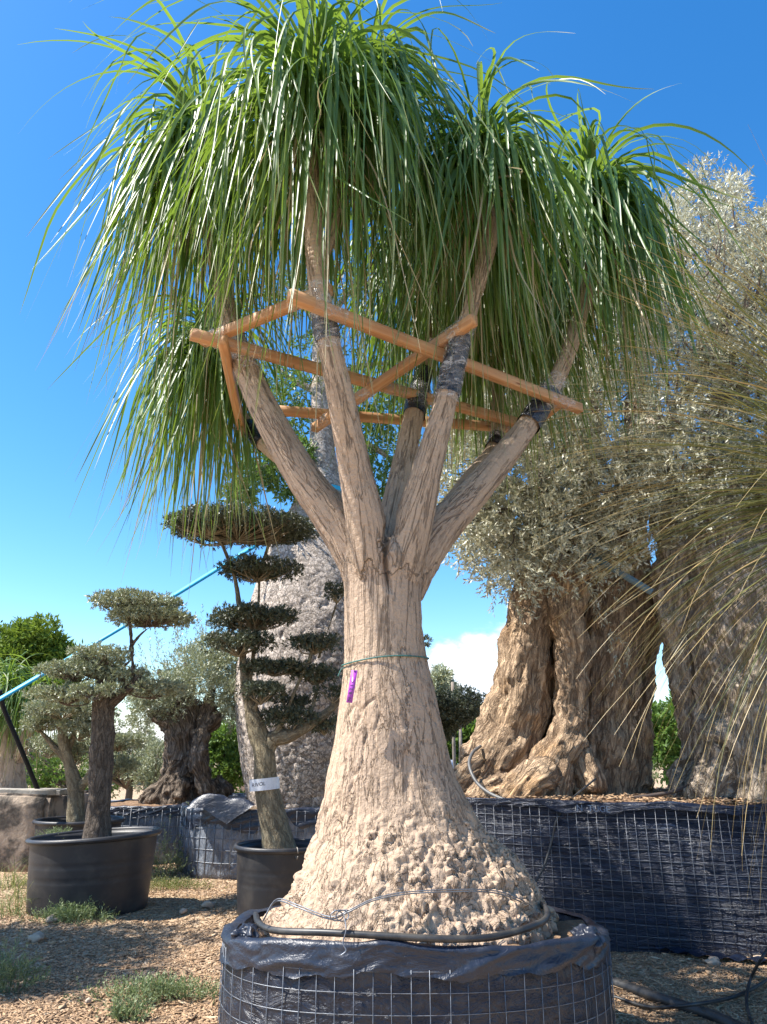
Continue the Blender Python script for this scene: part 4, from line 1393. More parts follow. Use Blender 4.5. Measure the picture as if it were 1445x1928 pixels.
organic('trunk', [slim(q, 0.9) for q in so_tr], 0.02, M_STUMP, so, gnarl(0.045, 71), smooth=2)
r2 = np.random.default_rng(53)
cs, rs = [], []
for px, py, rpx in ((300, 1290, 44), (345, 1265, 50), (395, 1255, 48), (430, 1275, 44), (455, 1300, 36), (275, 1310, 34), (330, 1300, 36), (420, 1310, 40), (370, 1285, 50), (445, 1250, 34), (400, 1225, 34), (270, 1345, 26), (440, 1340, 28), (250, 1300, 24), (315, 1325, 24), (470, 1330, 22)):
    for q in range(4):
        p_ = at(px + r2.normal(0, 12), py + r2.normal(0, 9), sY + r2.uniform(-0.7, 0.7))
        cs.append(p_)
        rs.append(rpx * pxm(p_) * r2.uniform(0.5, 0.8))
V, F, t_ = clump_sprigs(cs, rs, 62, 0.16, 10, 0.06, 0.016, r2, flatten=0.8, upbias=0.5, tmean=0.6)
cs2 = [at(px + r2.normal(0, 5), py, sY + r2.uniform(-0.5, 0.5)) for px, py in ((290, 1250), (305, 1225), (320, 1215), (345, 1210), (380, 1205), (400, 1200), (415, 1190), (440, 1210), (370, 1220), (330, 1235), (425, 1215), (275, 1265), (455, 1225)) for q in range(3)]
V2, F2, t2 = sprigs(np.array(cs2), np.tile([0, 0, 1.0], (len(cs2), 1)) + r2.normal(0, 0.25, (len(cs2), 3)), 0.5, 26, 0.06, 0.013, r2)
V, F = np.vstack([V, V2]), np.vstack([F, F2 + len(V)])
obj('crown', V, F, M_OLIVELEAF, so, False, {'tint': np.concatenate([t_, t2])}, stuff=True)
# ---------------------------------------------------------------- long raised planter on the right with two ancient olives
ux = norm(np.array([1.05, -0.38]))
un = np.array([-ux[1], ux[0]])
pc = np.array([1.795, 6.57]) + ux * 1.15 + un * 1.45
RH = 1.09
rp_ = planter('wire_mesh_planter', 'long raised planter of black film and wire mesh under the two ancient olives', pc[0], pc[1], 2.75, 1.45, 7.0, math.atan2(ux[1], ux[0]), RH, 0.078, M_FABRIC2, M_SOIL,
              'wire mesh planters lined with black film', flap=(0.05, 0.11), wire_r=0.0021, wseed=34, wrinkle=0.07, stretch=(1.6, 1.6, 3.0), soil_drop=0.03,
              wire_arc=lambda q: (np.dot(q[:2] - pc, un) < 0.3 and np.dot(q[:2] - pc, ux) < 2.2), flap_mat=M_FABRIC2, wire_sag=0.006)
fo = pc - un * (1.45 + 0.062)
sx0 = np.dot(np.array(at(1118, 1515, 6.6)[:2]) - fo, ux)
lettering('faded_writing', 'N  TUGE', 0.07, np.array([*(fo + ux * sx0), RH - 0.045]), (ux[0], ux[1], -0.03), (0, 0, 1), M_WHITEINK, rp_)

# dark film skirt lying along the foot of that planter
a_, b_ = np.array(atz(1240, 1800, 0.0)), np.array(atz(1470, 1826, 0.0))
nu, nv_ = 30, 5
Vs = []
for i in range(nu):
    for j in range(nv_):
        q = a_ + (b_ - a_) * i / (nu - 1)
        w_ = 0.15 * math.sin(PI * min(1, 0.02 + i / (nu - 1) * 0.9)) ** 0.7
        Vs.append([q[0] - un[0] * w_ * j / (nv_ - 1), q[1] - un[1] * w_ * j / (nv_ - 1) + 0.05, 0.055 + 0.012 * math.sin(i * 1.3 + j)])
tag(obj('plastic_sheet', np.array(Vs), grid_faces(nu, nv_)[:, ::-1], M_FABRIC2), 'strip of dark film lying on the gravel along the long planter foot', 'plastic sheet')

ov1 = thing('ancient_olive', 'ancient olive with massive sunlit ribbed trunk and silvery crown', 'olive tree', at(1050, 1492, 8.0))
o1 = [path([(890, 1510, 7.9, 120), (935, 1440, 7.95, 135), (970, 1360, 8.0, 135), (985, 1270, 8.0, 118), (1000, 1190, 8.0, 100), (1015, 1110, 8.05, 96), (1030, 1020, 8.1, 80), (1020, 920, 8.1, 60), (1000, 820, 8.1, 42), (985, 720, 8.1, 26)]),
      path([(1010, 1530, 7.55, 110), (1035, 1450, 7.6, 96), (1068, 1380, 7.7, 74), (1078, 1300, 7.72, 64), (1075, 1220, 7.72, 70), (1070, 1150, 7.75, 84), (1075, 1090, 7.8, 84), (1090, 1000, 7.9, 66), (1110, 880, 8.0, 46), (1120, 760, 8.1, 30)]),
      path([(1130, 1520, 8.1, 210), (1135, 1420, 8.2, 190), (1140, 1300, 8.25, 190), (1150, 1200, 8.25, 180), (1160, 1100, 8.25, 160), (1170, 1000, 8.3, 110), (1190, 900, 8.3, 70), (1200, 760, 8.3, 44), (1210, 620, 8.4, 26), (1220, 480, 8.5, 14)]),
      path([(1040, 1500, 8.15, 110), (1040, 1350, 8.15, 90), (1045, 1200, 8.15, 90), (1050, 1080, 8.15, 90)]), path([(850, 1500, 7.8, 50), (885, 1465, 7.8, 60), (930, 1430, 7.85, 70)]), path([(905, 1520, 7.5, 70), (930, 1490, 7.5, 76), (960, 1470, 7.5, 70)]), path([(960, 1515, 7.3, 80), (985, 1480, 7.3, 84), (1020, 1450, 7.4, 60)]),
      path([(1120, 1490, 7.55, 60), (1105, 1450, 7.6, 70), (1095, 1420, 7.7, 50)]), path([(1200, 1480, 7.9, 60), (1195, 1380, 8.0, 70), (1200, 1280, 8.1, 70), (1210, 1180, 8.1, 60), (1225, 1080, 8.1, 50)]),
      path([(1000, 840, 8.1, 40), (950, 760, 7.9, 24), (900, 700, 7.8, 12)]), path([(1030, 960, 8.1, 40), (960, 920, 7.8, 26), (900, 960, 7.6, 14)]), path([(1190, 880, 8.3, 50), (1270, 780, 8.6, 30), (1330, 640, 8.8, 18), (1350, 480, 8.9, 10)]), path([(1120, 800, 8.1, 30), (1100, 640, 8.3, 20), (1080, 500, 8.5, 12)])]
organic('trunk', [slim(q, 0.86) for q in o1], 0.022, M_OLIVEBARK, ov1, gnarl(0.047, 81), smooth=2)
ov2 = thing('ancient_olive', 'ancient olive with broad hollowed grey trunk behind the drooping grass-tree leaves', 'olive tree', at(1400, 1500, 7.4))
o2 = [path([(1302, 1505, 7.45, 76), (1298, 1440, 7.45, 62), (1300, 1360, 7.45, 52), (1290, 1280, 7.45, 60), (1275, 1200, 7.45, 70), (1272, 1110, 7.45, 80), (1275, 1030, 7.5, 80), (1262, 940, 7.7, 60), (1240, 860, 7.9, 44), (1225, 780, 8.1, 34)]),
      path([(1420, 1530, 7.2, 260), (1420, 1420, 7.25, 240), (1410, 1300, 7.3, 230), (1390, 1200, 7.35, 220), (1370, 1100, 7.4, 210), (1350, 1010, 7.5, 160), (1340, 920, 7.6, 110), (1350, 800, 7.8, 60), (1360, 660, 8.0, 36), (1370, 520, 8.2, 20)]),
      path([(1500, 1520, 7.3, 200), (1500, 1350, 7.3, 180), (1480, 1150, 7.3, 180), (1450, 1000, 7.4, 120), (1470, 850, 7.6, 60), (1500, 700, 7.8, 36)]),
      path([(1270, 1510, 7.3, 40), (1290, 1475, 7.35, 60), (1310, 1440, 7.4, 50)]), path([(1330, 1510, 6.95, 70), (1350, 1470, 7.0, 90), (1380, 1420, 7.1, 90)])]
organic('trunk', [slim(q, 0.88) for q in o2], 0.022, M_OLIVEPALE, ov2, gnarl(0.06, 91), smooth=2)

oc = np.random.default_rng(61)
poly = [(838, 940), (830, 830), (860, 740), (930, 700), (1000, 640), (1060, 560), (1150, 480), (1240, 400), (1290, 350), (1320, 322), (1350, 365), (1385, 345), (1400, 400), (1445, 420), (1560, 400), (1700, 520), (1750, 800), (1600, 960), (1445, 1000), (1330, 1000), (1240, 1030), (1200, 1060), (1120, 1060), (1040, 1070), (960, 1085), (900, 1060), (850, 1020)]
pg = np.array(poly, float)


def inside(x, y):
    c = False
    j = len(pg) - 1
    for i in range(len(pg)):
        if (pg[i, 1] > y) != (pg[j, 1] > y) and x < (pg[j, 0] - pg[i, 0]) * (y - pg[i, 1]) / (pg[j, 1] - pg[i, 1]) + pg[i, 0]:
            c = not c
        j = i
    return c


ca, ra, cb, rb = [], [], [], []
while len(ca) + len(cb) < 760:
    x, y = oc.uniform(820, 1750), oc.uniform(320, 1100)
    if not inside(x, y):
        continue
    if 1180 < x < 1450 and y > 920 and oc.uniform() < 0.6:
        continue
    Yy = oc.uniform(6.75, 9.4) if y < 820 else oc.uniform(6.85, 8.3)
    p_ = at(x, y, Yy)
    r0 = oc.uniform(0.16, 0.34)
    if x < 1230:
        ca.append(p_)
        ra.append(r0)
    else:
        cb.append(p_)
        rb.append(r0)
for px, py in ((1315, 322), (1318, 345), (1310, 370), (1385, 345), (1380, 375), (1440, 418), (1425, 440), (1290, 385), (1350, 395), (1260, 400), (905, 1050), (930, 1085), (960, 1095), (985, 1075), (870, 1010), (850, 930), (940, 1040), (1010, 1060), (890, 960), (1060, 1050), (1100, 1070), (1130, 1060)):
    p_ = at(px, py, 8.0 if py > 600 else 8.6)
    (ca if px < 1230 else cb).append(p_)
    (ra if px < 1230 else rb).append(0.13)
for tr_, C_, R_ in ((ov1, ca, ra), (ov2, cb, rb)):
    V, F, t_ = clump_sprigs(C_, R_, 32, 0.16, 10, 0.066, 0.0185, oc, flatten=0.9, inner=0.25, upbias=0.25, tmean=0.55)
    cr_ = obj('crown', V, F, M_SILVER, tr_, False, {'tint': t_}, stuff=True)
    C_ = np.array(C_)
    hub = C_ + (np.array(ORG[tr_.name]) + [0, 0, 3.2] - C_) * oc.uniform(0.15, 0.3, (len(C_), 1)) + oc.normal(0, 0.08, C_.shape)
    Vt, Ft = twigs(hub, C_, 0.016, 0.004, oc, sag=0.1)
    obj('twigs', Vt, Ft, M_OLIVEGREY, cr_)
# hanging sprays in front of the trunks
hs = [(1120, 1120), (1135, 1150), (1150, 1190), (1160, 1230), (1140, 1110), (1180, 1215), (1110, 1100), (950, 1120), (930, 1105), (1000, 1120), (970, 1140)]
V, F, t_ = sprigs(np.array([at(x, y, 7.5) for x, y in hs for q in range(2)]), np.tile([0.2, -0.2, -0.8], (len(hs) * 2, 1)) + oc.normal(0, 0.4, (len(hs) * 2, 3)), 0.28, 14, 0.055, 0.015, oc)
obj('hanging_spray', V, F, M_SILVER, ov1, False, {'tint': t_}, stuff=True)

# strap tying the two olives
def ribbon(pts, wd, thick=0.004):
    P = catmull(np.array(pts), 16)
    T, A, B = frames(P)
    upv = norm(np.cross(np.cross(T, [0, 0, 1.0]), T))
    upv = upv * np.sign(upv[:, 2:3] + 1e-9)
    nn = np.cross(T, upv)
    V = np.stack([P + upv * wd, P - upv * wd, P - upv * wd + nn * thick, P + upv * wd + nn * thick], 1).reshape(-1, 3)
    Q = [[i * 4 + j, i * 4 + (j + 1) % 4, (i + 1) * 4 + (j + 1) % 4, (i + 1) * 4 + j] for i in range(15) for j in range(4)]
    return V, np.array(Q)


V, Q = ribbon([at(1108, 1046, 7.45), at(1150, 1068, 7.3), at(1200, 1098, 7.2), at(1228, 1115, 7.15)], 0.035)
tag(obj('tie_strap', V, Q, M_DARKSTRAP, smooth=False), 'slate blue strap running between the two ancient olive trunks', 'strap')
V, Q = ribbon([at(990, 1060, 7.72), at(1000, 1040, 7.7), at(1010, 1018, 7.7)], 0.02)
tag(obj('tie_strap', V, Q, M_DARKSTRAP, smooth=False), 'short pale strap around the ribbed olive trunk below its leaves', 'strap')

# chips on the raised bed
r3 = np.random.default_rng(71)
Q2 = []
for i in range(6000):
    u_, v_ = r3.uniform(-2.5, 2.2), r3.uniform(-1.3, 1.2)
    q = pc + ux * u_ + un * v_
    Q2.append([q[0], q[1], RH - 0.005 + r3.uniform(0, 0.03)])
V, F, t_ = shards(np.array(Q2), r3.uniform(0.008, 0.02, len(Q2)), r3)
ch2 = obj('mulch', V, F, M_CHIPS, None, False, {'tint': t_}, base=(pc[0], pc[1], RH), stuff=True)
ch2['label'] = 'reddish mulch chips on the raised olive bed'
ch2['category'] = 'mulch'


# ---------------------------------------------------------------- hoses
def hose(name, label, pts, r, mat=None, cat='hose', n=70):
    V, F = tube(catmull(np.array(pts), n), r, 10)
    return tag(obj(name, V, F, mat or M_RUBBER), label, cat)


hose('irrigation_hose', 'grey hose looping over the sunlit olive roots onto the planter edge', [at(905, 1405, 7.75), at(890, 1418, 7.55), at(884, 1440, 7.4), at(896, 1470, 7.25), at(920, 1492, 7.1), at(955, 1507, 6.95), at(985, 1510, 6.85)], 0.016, plain('grey_hose', (0.10, 0.10, 0.10), 0.5))
hose('irrigation_hose', 'thin dark hose hanging down the long planter wall beside the palm foot', [at(1122, 1466, 7.3), at(1105, 1480, 7.1), at(1075, 1506, 6.80), at(1050, 1540, 6.70), at(1040, 1580, 6.70), at(1025, 1630, 6.66), at(1000, 1675, 6.62), at(985, 1705, 6.60), at(965, 1735, 6.5)], 0.0095)
hose('irrigation_hose', 'brown hose lying on the raised mulch in front of the arch', [at(1180, 1504, 7.0), at(1225, 1498, 7.0), at(1270, 1490, 7.0), at(1310, 1474, 7.1), at(1330, 1460, 7.2)], 0.017, plain('brown_hose', (0.07, 0.05, 0.04), 0.6))
hose('irrigation_pipe', 'thick black pipe lying across the gravel beside the palm planter', [atz(1060, 1820, 0.045), atz(1150, 1848, 0.04), atz(1250, 1883, 0.04), atz(1350, 1917, 0.04), atz(1440, 1960, 0.04), atz(1560, 2020, 0.04)], 0.034, cat='pipe')
hose('irrigation_hose', 'thin black hose curving over the thick pipe on the gravel', [atz(1070, 1862, 0.03), atz(1150, 1875, 0.03), atz(1220, 1896, 0.03), atz(1290, 1893, 0.10), atz(1370, 1880, 0.05), atz(1420, 1860, 0.05), atz(1470, 1825, 0.08), atz(1540, 1760, 0.10)], 0.0105)
hose('irrigation_hose', 'thin black hose standing in a loop beside the long planter foot', [atz(1460, 1770, 0.15), at(1440, 1795, 5.2), atz(1415, 1840, 0.12), atz(1406, 1880, 0.05), atz(1412, 1915, 0.04), atz(1430, 1960, 0.04)], 0.0095)

# ---------------------------------------------------------------- grass tree leaning in from the right
gh = at(1700, 960, 3.1)
gt = thing('grass_tree', 'grass tree with long thin arching olive-green leaves reaching in from the right', 'grass tree', (gh[0] + 0.15, gh[1], 0))
gr_ = np.random.default_rng(81)
V, F = tube(catmull(np.array([[gh[0] + 0.15, gh[1], -0.1], [gh[0] + 0.12, gh[1], 0.8], [gh[0], gh[1], gh[2]]]), 30), np.linspace(0.19, 0.12, 30), 20)
V += 0.015 * np.stack([fbm(V * 12, 2, s_) for s_ in (5, 6, 7)], -1)
obj('trunk', V, F, M_OLIVEGREY, gt)
n_ = 1700
u = gr_.uniform(0, 1, n_)
e0 = np.radians(-55 + 140 * u) + gr_.normal(0, 0.1, n_)
az = gr_.uniform(0, 2 * PI, n_)
Lg = gr_.uniform(1.15, 1.75, n_)
base = gh[None] + np.stack([np.cos(az) * 0.05, np.sin(az) * 0.05, (u - 0.5) * 0.3], -1)
seg = 11
V = blades(base, az, e0, e0 - np.radians(gr_.uniform(35, 80, n_)), gr_.uniform(0.6, 0.95, n_), Lg, gr_.uniform(0.0048, 0.0080, n_), seg, gr_, fold=0.25, wob=0.10, twist=0.6)
aa = blade_attrs(n_, seg, gr_)
vis = (V[:, -1, 1, 0] < 1.75) | (V[:, 7, 1, 0] < 1.6)
idx = np.nonzero(vis)[0]
idx = idx[np.argsort(V[idx, -1, 1, 0])][:150]
mask = np.ones(n_, bool)
mask[idx] = False
kk = (seg + 1) * 3
lr = obj('leaf_mass', V[mask].reshape(-1, 3), blade_faces(int(mask.sum()), seg), M_NEEDLE, gt, True, {q: a.reshape(n_, kk)[mask].ravel() for q, a in aa.items()}, stuff=True)
for i in idx:
    obj('leaf', V[i].reshape(-1, 3), blade_faces(1, seg), M_NEEDLE, gt, True, {q: a.reshape(n_, kk)[i] for q, a in aa.items()})

# ---------------------------------------------------------------- left edge: concrete trough, second ponytail palm, prop
ctY = 10.8
x1 = at(98, 1560, ctY)[0]
ct = thing('concrete_trough', 'stained old concrete trough with a slab edge at the yard corner', 'trough', (x1 - 0.9, ctY + 0.5, 0))


def rough_box(x0, x1_, y0, y1, z0, z1, nseg, amp, seed):
    import bmesh
    bm = bmesh.new()
    bmesh.ops.create_cube(bm, size=1)
    bmesh.ops.bevel(bm, geom=bm.edges[:], offset=0.03, segments=2, affect='EDGES')
    bmesh.ops.subdivide_edges(bm, edges=bm.edges[:], cuts=nseg, use_grid_fill=True)
    bmesh.ops.triangulate(bm, faces=bm.faces[:])
    V = np.array([v.co[:] for v in bm.verts])
    F = np.array([[v.index for v in f.verts] for f in bm.faces])
    bm.free()
    V = V * np.array([x1_ - x0, y1 - y0, z1 - z0]) + np.array([(x0 + x1_) / 2, (y0 + y1) / 2, (z0 + z1) / 2])
    V += amp * np.stack([fbm(V * 2.5, 3, seed + s_) for s_ in (0, 1, 2)], -1)
    return V, F


V, F = rough_box(x1 - 1.9, x1, ctY - 0.2, ctY + 1.4, -0.05, 0.93, 7, 0.03, 3)
obj('trough_wall', V, F, M_CONC, ct)
V, F = rough_box(x1 - 2.0, x1 + 0.10, ctY - 0.12, ctY + 0.30, 0.93, 1.0, 5, 0.012, 9)
obj('edge_slab', V, F, M_SLAB, ct)
p2 = thing('ponytail_palm', 'smaller ponytail palm with bright drooping leaves growing behind the concrete trough', 'palm tree', at(15, 1490, 13.0))
lim = [path([(22, 1580, 13.2, 90), (20, 1480, 13.2, 56), (22, 1430, 13.2, 44), (15, 1390, 13.2, 30), (8, 1340, 13.2, 22), (15, 1290, 13.2, 16)]), path([(28, 1440, 13.2, 30), (45, 1400, 13.1, 22), (60, 1350, 13.1, 16), (58, 1310, 13.1, 13)])]
organic('trunk', lim, 0.025, M_PALMBARK, p2, rough_disp(0.012, 5, 4), smooth=3)
for px, py in ((15, 1285), (58, 1305), (-30, 1300)):
    palm_head(at(px, py, 13.1), (0, 0, 1), 190, 1.25, 0.034, hr, parent=p2, seg=9)
V, F = tube(catmull(np.array([at(0, 1300, 10.6), at(8, 1335, 10.7), at(40, 1410, 10.8), at(72, 1488, 10.95)]), 20), 0.032, 9)
pr = obj('prop_pole', V, F, M_DARKPOLE)
tag(pr, 'black slanting prop pole resting on the concrete trough', 'pole')
bl_ = np.random.default_rng(91)

# ---------------------------------------------------------------- background trees and shrubs
def bush(name, label, blobs, Yb, leaf, mat, seed, cat='shrub', per=60, k_=7, trunk=None, slen=None, group=None, sub=5, depth=0.5, tm=0.5, bark_m=None):
    r = np.random.default_rng(seed)
    cs, rs = [], []
    for px, py, rpx in blobs:
        for q in range(sub):
            p_ = at(px + r.normal(0, 0.45) * rpx, py + r.normal(0, 0.4) * rpx, Yb)
            rr = rpx * pxm(p_)
            p_[1] += r.uniform(-1, 1) * rr * depth * 2
            cs.append(p_)
            rs.append(rr * r.uniform(0.4, 0.7))
    bx = at(blobs[0][0], 1440, Yb)
    t = thing(name, label, cat, (bx[0], Yb, 0), group)
    V, F, ti = clump_sprigs(cs, rs, per, slen or leaf[0] * 1.6, k_, leaf[0], leaf[1], r, tmean=tm)
    V[:, 2] = np.maximum(V[:, 2], 0.02)
    obj('crown', V, F, mat, t, False, {'tint': ti}, stuff=True)
    cm = np.mean(cs, 0)
    if trunk is None:
        trunk = max(0.05, 0.05 * np.ptp(np.array(cs)[:, 2]) + 0.05)
    parts = [tube(catmull(np.array([[bx[0], Yb, -0.15], [bx[0] + 0.1, Yb, cm[2] * 0.5], [cm[0], Yb, cm[2]]]), 12), np.linspace(trunk, trunk * 0.5, 12), 10)]
    for c_ in np.array(cs)[r.permutation(len(cs))[:14]]:
        a0 = np.array([bx[0] + 0.05, Yb, cm[2] * 0.55])
        parts.append(tube(catmull(np.array([a0, (a0 + c_) / 2 + r.normal(0, 0.05, 3), c_]), 7), np.linspace(trunk * 0.45, trunk * 0.1, 7), 6))
    V, F = joinm(parts)
    obj('trunk', V, F, bark_m or M_OLIVEGREY, t)
    return t


bush('pine_tree', 'round-topped bright green pine far behind the concrete trough', [(55, 1238, 46), (20, 1245, 38), (95, 1245, 36), (60, 1270, 50), (-20, 1260, 44), (110, 1270, 26), (20, 1290, 50), (90, 1300, 44)], 38, (0.30, 0.10), M_PINE, 101, 'pine tree', per=150, sub=8, tm=0.55)
bush('olive_shrub', 'pale olive bush behind the thick dark trunk', [(240, 1400, 44), (210, 1430, 36), (270, 1430, 40), (290, 1400, 34), (240, 1450, 36), (200, 1390, 30)], 15.5, (0.06, 0.02), M_OLIVELEAF, 102, per=70)
bush('olive_shrub', 'grey olive bush between the stump olive and the dark trunk', [(285, 1440, 34), (305, 1420, 30), (300, 1460, 24), (265, 1460, 24)], 14.5, (0.055, 0.018), M_OLIVELEAF, 103, per=60)
bush('laurel_shrub', 'glossy bright green laurel bush between the stump olive and the bottle tree', [(430, 1385, 34), (435, 1420, 36), (420, 1445, 36), (445, 1450, 30), (410, 1400, 28)], 17, (0.09, 0.04), M_GREEN, 104, per=70, tm=0.75)
bush('leafy_shrub', 'green leafy shrub behind the small forked olive', [(150, 1450, 50), (100, 1450, 44), (180, 1470, 34), (80, 1480, 30), (60, 1420, 40)], 17.5, (0.09, 0.03), M_GREEN, 105, per=60, tm=0.6)
bush('leafy_shrub', 'green hedge plant beyond the poles and wire fence', [(890, 1385, 26), (880, 1410, 28), (905, 1400, 22), (860, 1420, 24), (920, 1380, 24), (940, 1410, 34), (840, 1400, 26), (820, 1420, 26)], 30, (0.22, 0.09), M_GREEN, 106, per=90, tm=0.7, sub=6)
bush('leafy_tree', 'pale green tree top showing above the flat-topped olive', [(830, 1292, 20), (815, 1300, 20), (845, 1300, 14), (820, 1320, 24)], 42, (0.25, 0.07), M_OLIVELEAF, 107, 'tree', per=80, tm=0.7)
bush('leafy_shrub', 'bright green bush seen through the gap between the ancient olives', [(1262, 1360, 30), (1285, 1370, 30), (1245, 1390, 30), (1265, 1410, 34), (1300, 1400, 34), (1230, 1370, 30)], 22, (0.15, 0.06), M_GREEN, 108, per=80, tm=0.75)
cyp = bush('cypress', 'slim dark cypress behind the sunlit olive trunk', [(975, 1165, 12), (972, 1190, 15), (972, 1220, 18), (972, 1260, 20), (972, 1300, 22), (972, 1340, 24), (972, 1390, 24)], 26, (0.12, 0.05), M_PINE, 109, 'cypress', per=70, tm=0.2)
bush('leafy_tree', 'broad green tree beyond the left yard', [(-120, 1330, 80), (-60, 1350, 60), (-200, 1340, 90)], 26, (0.2, 0.07), M_GREEN, 110, 'tree', per=90)
bush('leafy_tree', 'green tree beyond the right side of the yard', [(1420, 1360, 60), (1500, 1340, 80), (1600, 1340, 90), (1360, 1390, 40)], 30, (0.22, 0.08), M_GREEN, 111, 'tree', per=80)
bush('leafy_tree', 'green tree hidden behind the bottle tree', [(640, 1390, 60), (720, 1380, 60), (560, 1400, 50)], 34, (0.24, 0.09), M_GREEN, 112, 'tree', per=60)
bush('olive_shrub', 'low olive bush behind the small forked olive and thick dark trunk', [(330, 1440, 40), (380, 1440, 40), (170, 1400, 40)], 19, (0.07, 0.024), M_OLIVELEAF, 113, per=60)

# off-frame olive beside the yard: its shade falls across the foreground
sh = thing('olive_tree', 'spreading olive standing left of the yard', 'olive tree', (-5.6, 6.3, 0))
lm = [np.array([[-5.6, 6.3, -0.1, 0.16], [-5.55, 6.25, 1.0, 0.13], [-5.5, 6.2, 2.0, 0.11], [-5.5, 6.2, 2.8, 0.07]]), np.array([[-5.55, 6.25, 1.4, 0.08], [-5.0, 6.0, 2.2, 0.06], [-4.6, 5.8, 2.8, 0.03]]), np.array([[-5.5, 6.2, 1.8, 0.07], [-6.0, 6.5, 2.6, 0.04]])]
organic('trunk', lm, 0.025, M_OLIVEGREY, sh, rough_disp(0.02, 6, 5))
cs = np.stack([bl_.uniform(-6.6, -4.6, 80), bl_.uniform(5.35, 6.9, 80), bl_.uniform(2.7, 4.0, 80)], -1)
V, F, t_ = clump_sprigs(cs, bl_.uniform(0.25, 0.45, 80), 95, 0.16, 9, 0.06, 0.018, bl_)
obj('crown', V, F, M_OLIVELEAF, sh, False, {'tint': t_}, stuff=True)

# flat-topped olive right of the palm
uY = 16.0
um = thing('flat_topped_olive', 'flat-topped clipped olive showing just right of the giant palm trunk', 'olive tree', (at(810, 1440, uY)[0], uY, 0))
lm = [path([(812, 1480, uY, 46), (815, 1420, uY, 34), (812, 1380, uY, 32), (800, 1340, uY, 22)]), path([(815, 1395, uY, 18), (845, 1375, uY, 12), (880, 1350, uY, 7)]), path([(812, 1400, uY, 18), (770, 1370, uY, 12), (740, 1345, uY, 8)])]
lm[0] = np.vstack([[at(812, 1480, uY)[0], uY, -0.1, 0.28], lm[0]])
organic('trunk', lm, 0.035, M_OLIVEGREY, um, rough_disp(0.03, 4, 6))
r5 = np.random.default_rng(121)
cs = []
for i in range(520):
    py = r5.uniform(1308, 1385)
    hw_ = 104 * (1 - max(0, (py - 1338) / 50) ** 0.8 * 0.8) * (1 - max(0, (1318 - py) / 120))
    a_, q_ = r5.uniform(0, 2 * PI), math.sqrt(r5.uniform(0, 1))
    c_ = at(815 + hw_ * q_ * math.cos(a_), py, uY)
    c_[1] += hw_ * q_ * math.sin(a_) * pxm(c_)
    cs.append(c_)
V, F, t_ = clump_sprigs(cs, np.full(len(cs), 0.11), 30, 0.04, 8, 0.05, 0.019, r5, tmean=0.3)
obj('crown', V, F, M_NIWAKI, um, False, {'tint': t_}, stuff=True)

# poles, wire fence, sign, road, far wall
for px, y1, lab in ((856, 1284, 'taller weathered pole beside the flat-topped olive'), (868, 1362, 'shorter weathered pole under the flat-topped olive')):
    b_ = at(px, 1440, 24)
    tpz = at(px, y1, 24)[2]
    V, F = tube(np.array([[b_[0], 24, -0.3], [b_[0], 24, tpz / 2], [b_[0] + 0.02, 24, tpz]]), 0.055, 8)
    tag(obj('wooden_pole', V, F, M_WOODPOLE), lab, 'pole', 'wooden poles')
fe = thing('wire_fence', 'low green wire fence behind the flat-topped olive', 'fence', (at(850, 1440, 23)[0], 23, 0))
M_FENCE = plain('green_fence_wire', (0.08, 0.16, 0.12), 0.6)
xa, xb = at(800, 1440, 23)[0], at(930, 1440, 23)[0]
V, F = joinm([tube(np.array([[xa, 23, z], [xb, 23, z]]), 0.006, 4) for z in np.arange(0.05, 1.05, 0.1)] + [tube(np.array([[x, 23, 0], [x, 23, 1.05]]), 0.005, 4) for x in np.arange(xa, xb, 0.1)])
obj('mesh', V, F, M_FENCE, fe, stuff=True)
for x in np.arange(xa, xb, 1.0):
    V, F = tube(np.array([[x, 23.03, -0.2], [x, 23.03, 1.15]]), 0.025, 8)
    obj('post', V, F, M_FENCE, fe)
q = at(838, 1440, 15)
V = np.array([[q[0] + a * 0.16, 15 + b * 0.02 + c * 0.08, q[2] + c * 0.09] for a in (-1, 1) for b in (-1, 1) for c in (-1, 1)])
sg = thing('info_board', 'small tilted pale board on a post below the flat-topped olive', 'board', (q[0], 15, 0))
obj('board', V, np.array([[0, 1, 3, 2], [4, 6, 7, 5], [0, 4, 5, 1], [2, 3, 7, 6], [0, 2, 6, 4], [1, 5, 7, 3]]), M_SIGNWHITE, sg, smooth=False)
V, F = tube(np.array([[q[0], 15, -0.1], [q[0], 15, q[2]]]), 0.02, 8)
obj('post', V, F, M_WOODPOLE, sg)
rd = obj('road', np.array([[-60, 20, 0.06], [60, 20.5, 0.06], [60, 24.5, 0.06], [-60, 24, 0.06]]), np.array([[0, 1, 2, 3]]), M_ROAD, base=(0, 22, 0))
rd['kind'] = 'structure'
V, F = rough_box(at(448, 1440, 19)[0], at(470, 1440, 19)[0], 19, 19.3, -0.1, 1.9, 2, 0.004, 4)
tag(obj('gate_pillar', V, F, M_WALLSTUCCO), 'tan stucco pillar between the laurel bush and the bottle tree', 'pillar')

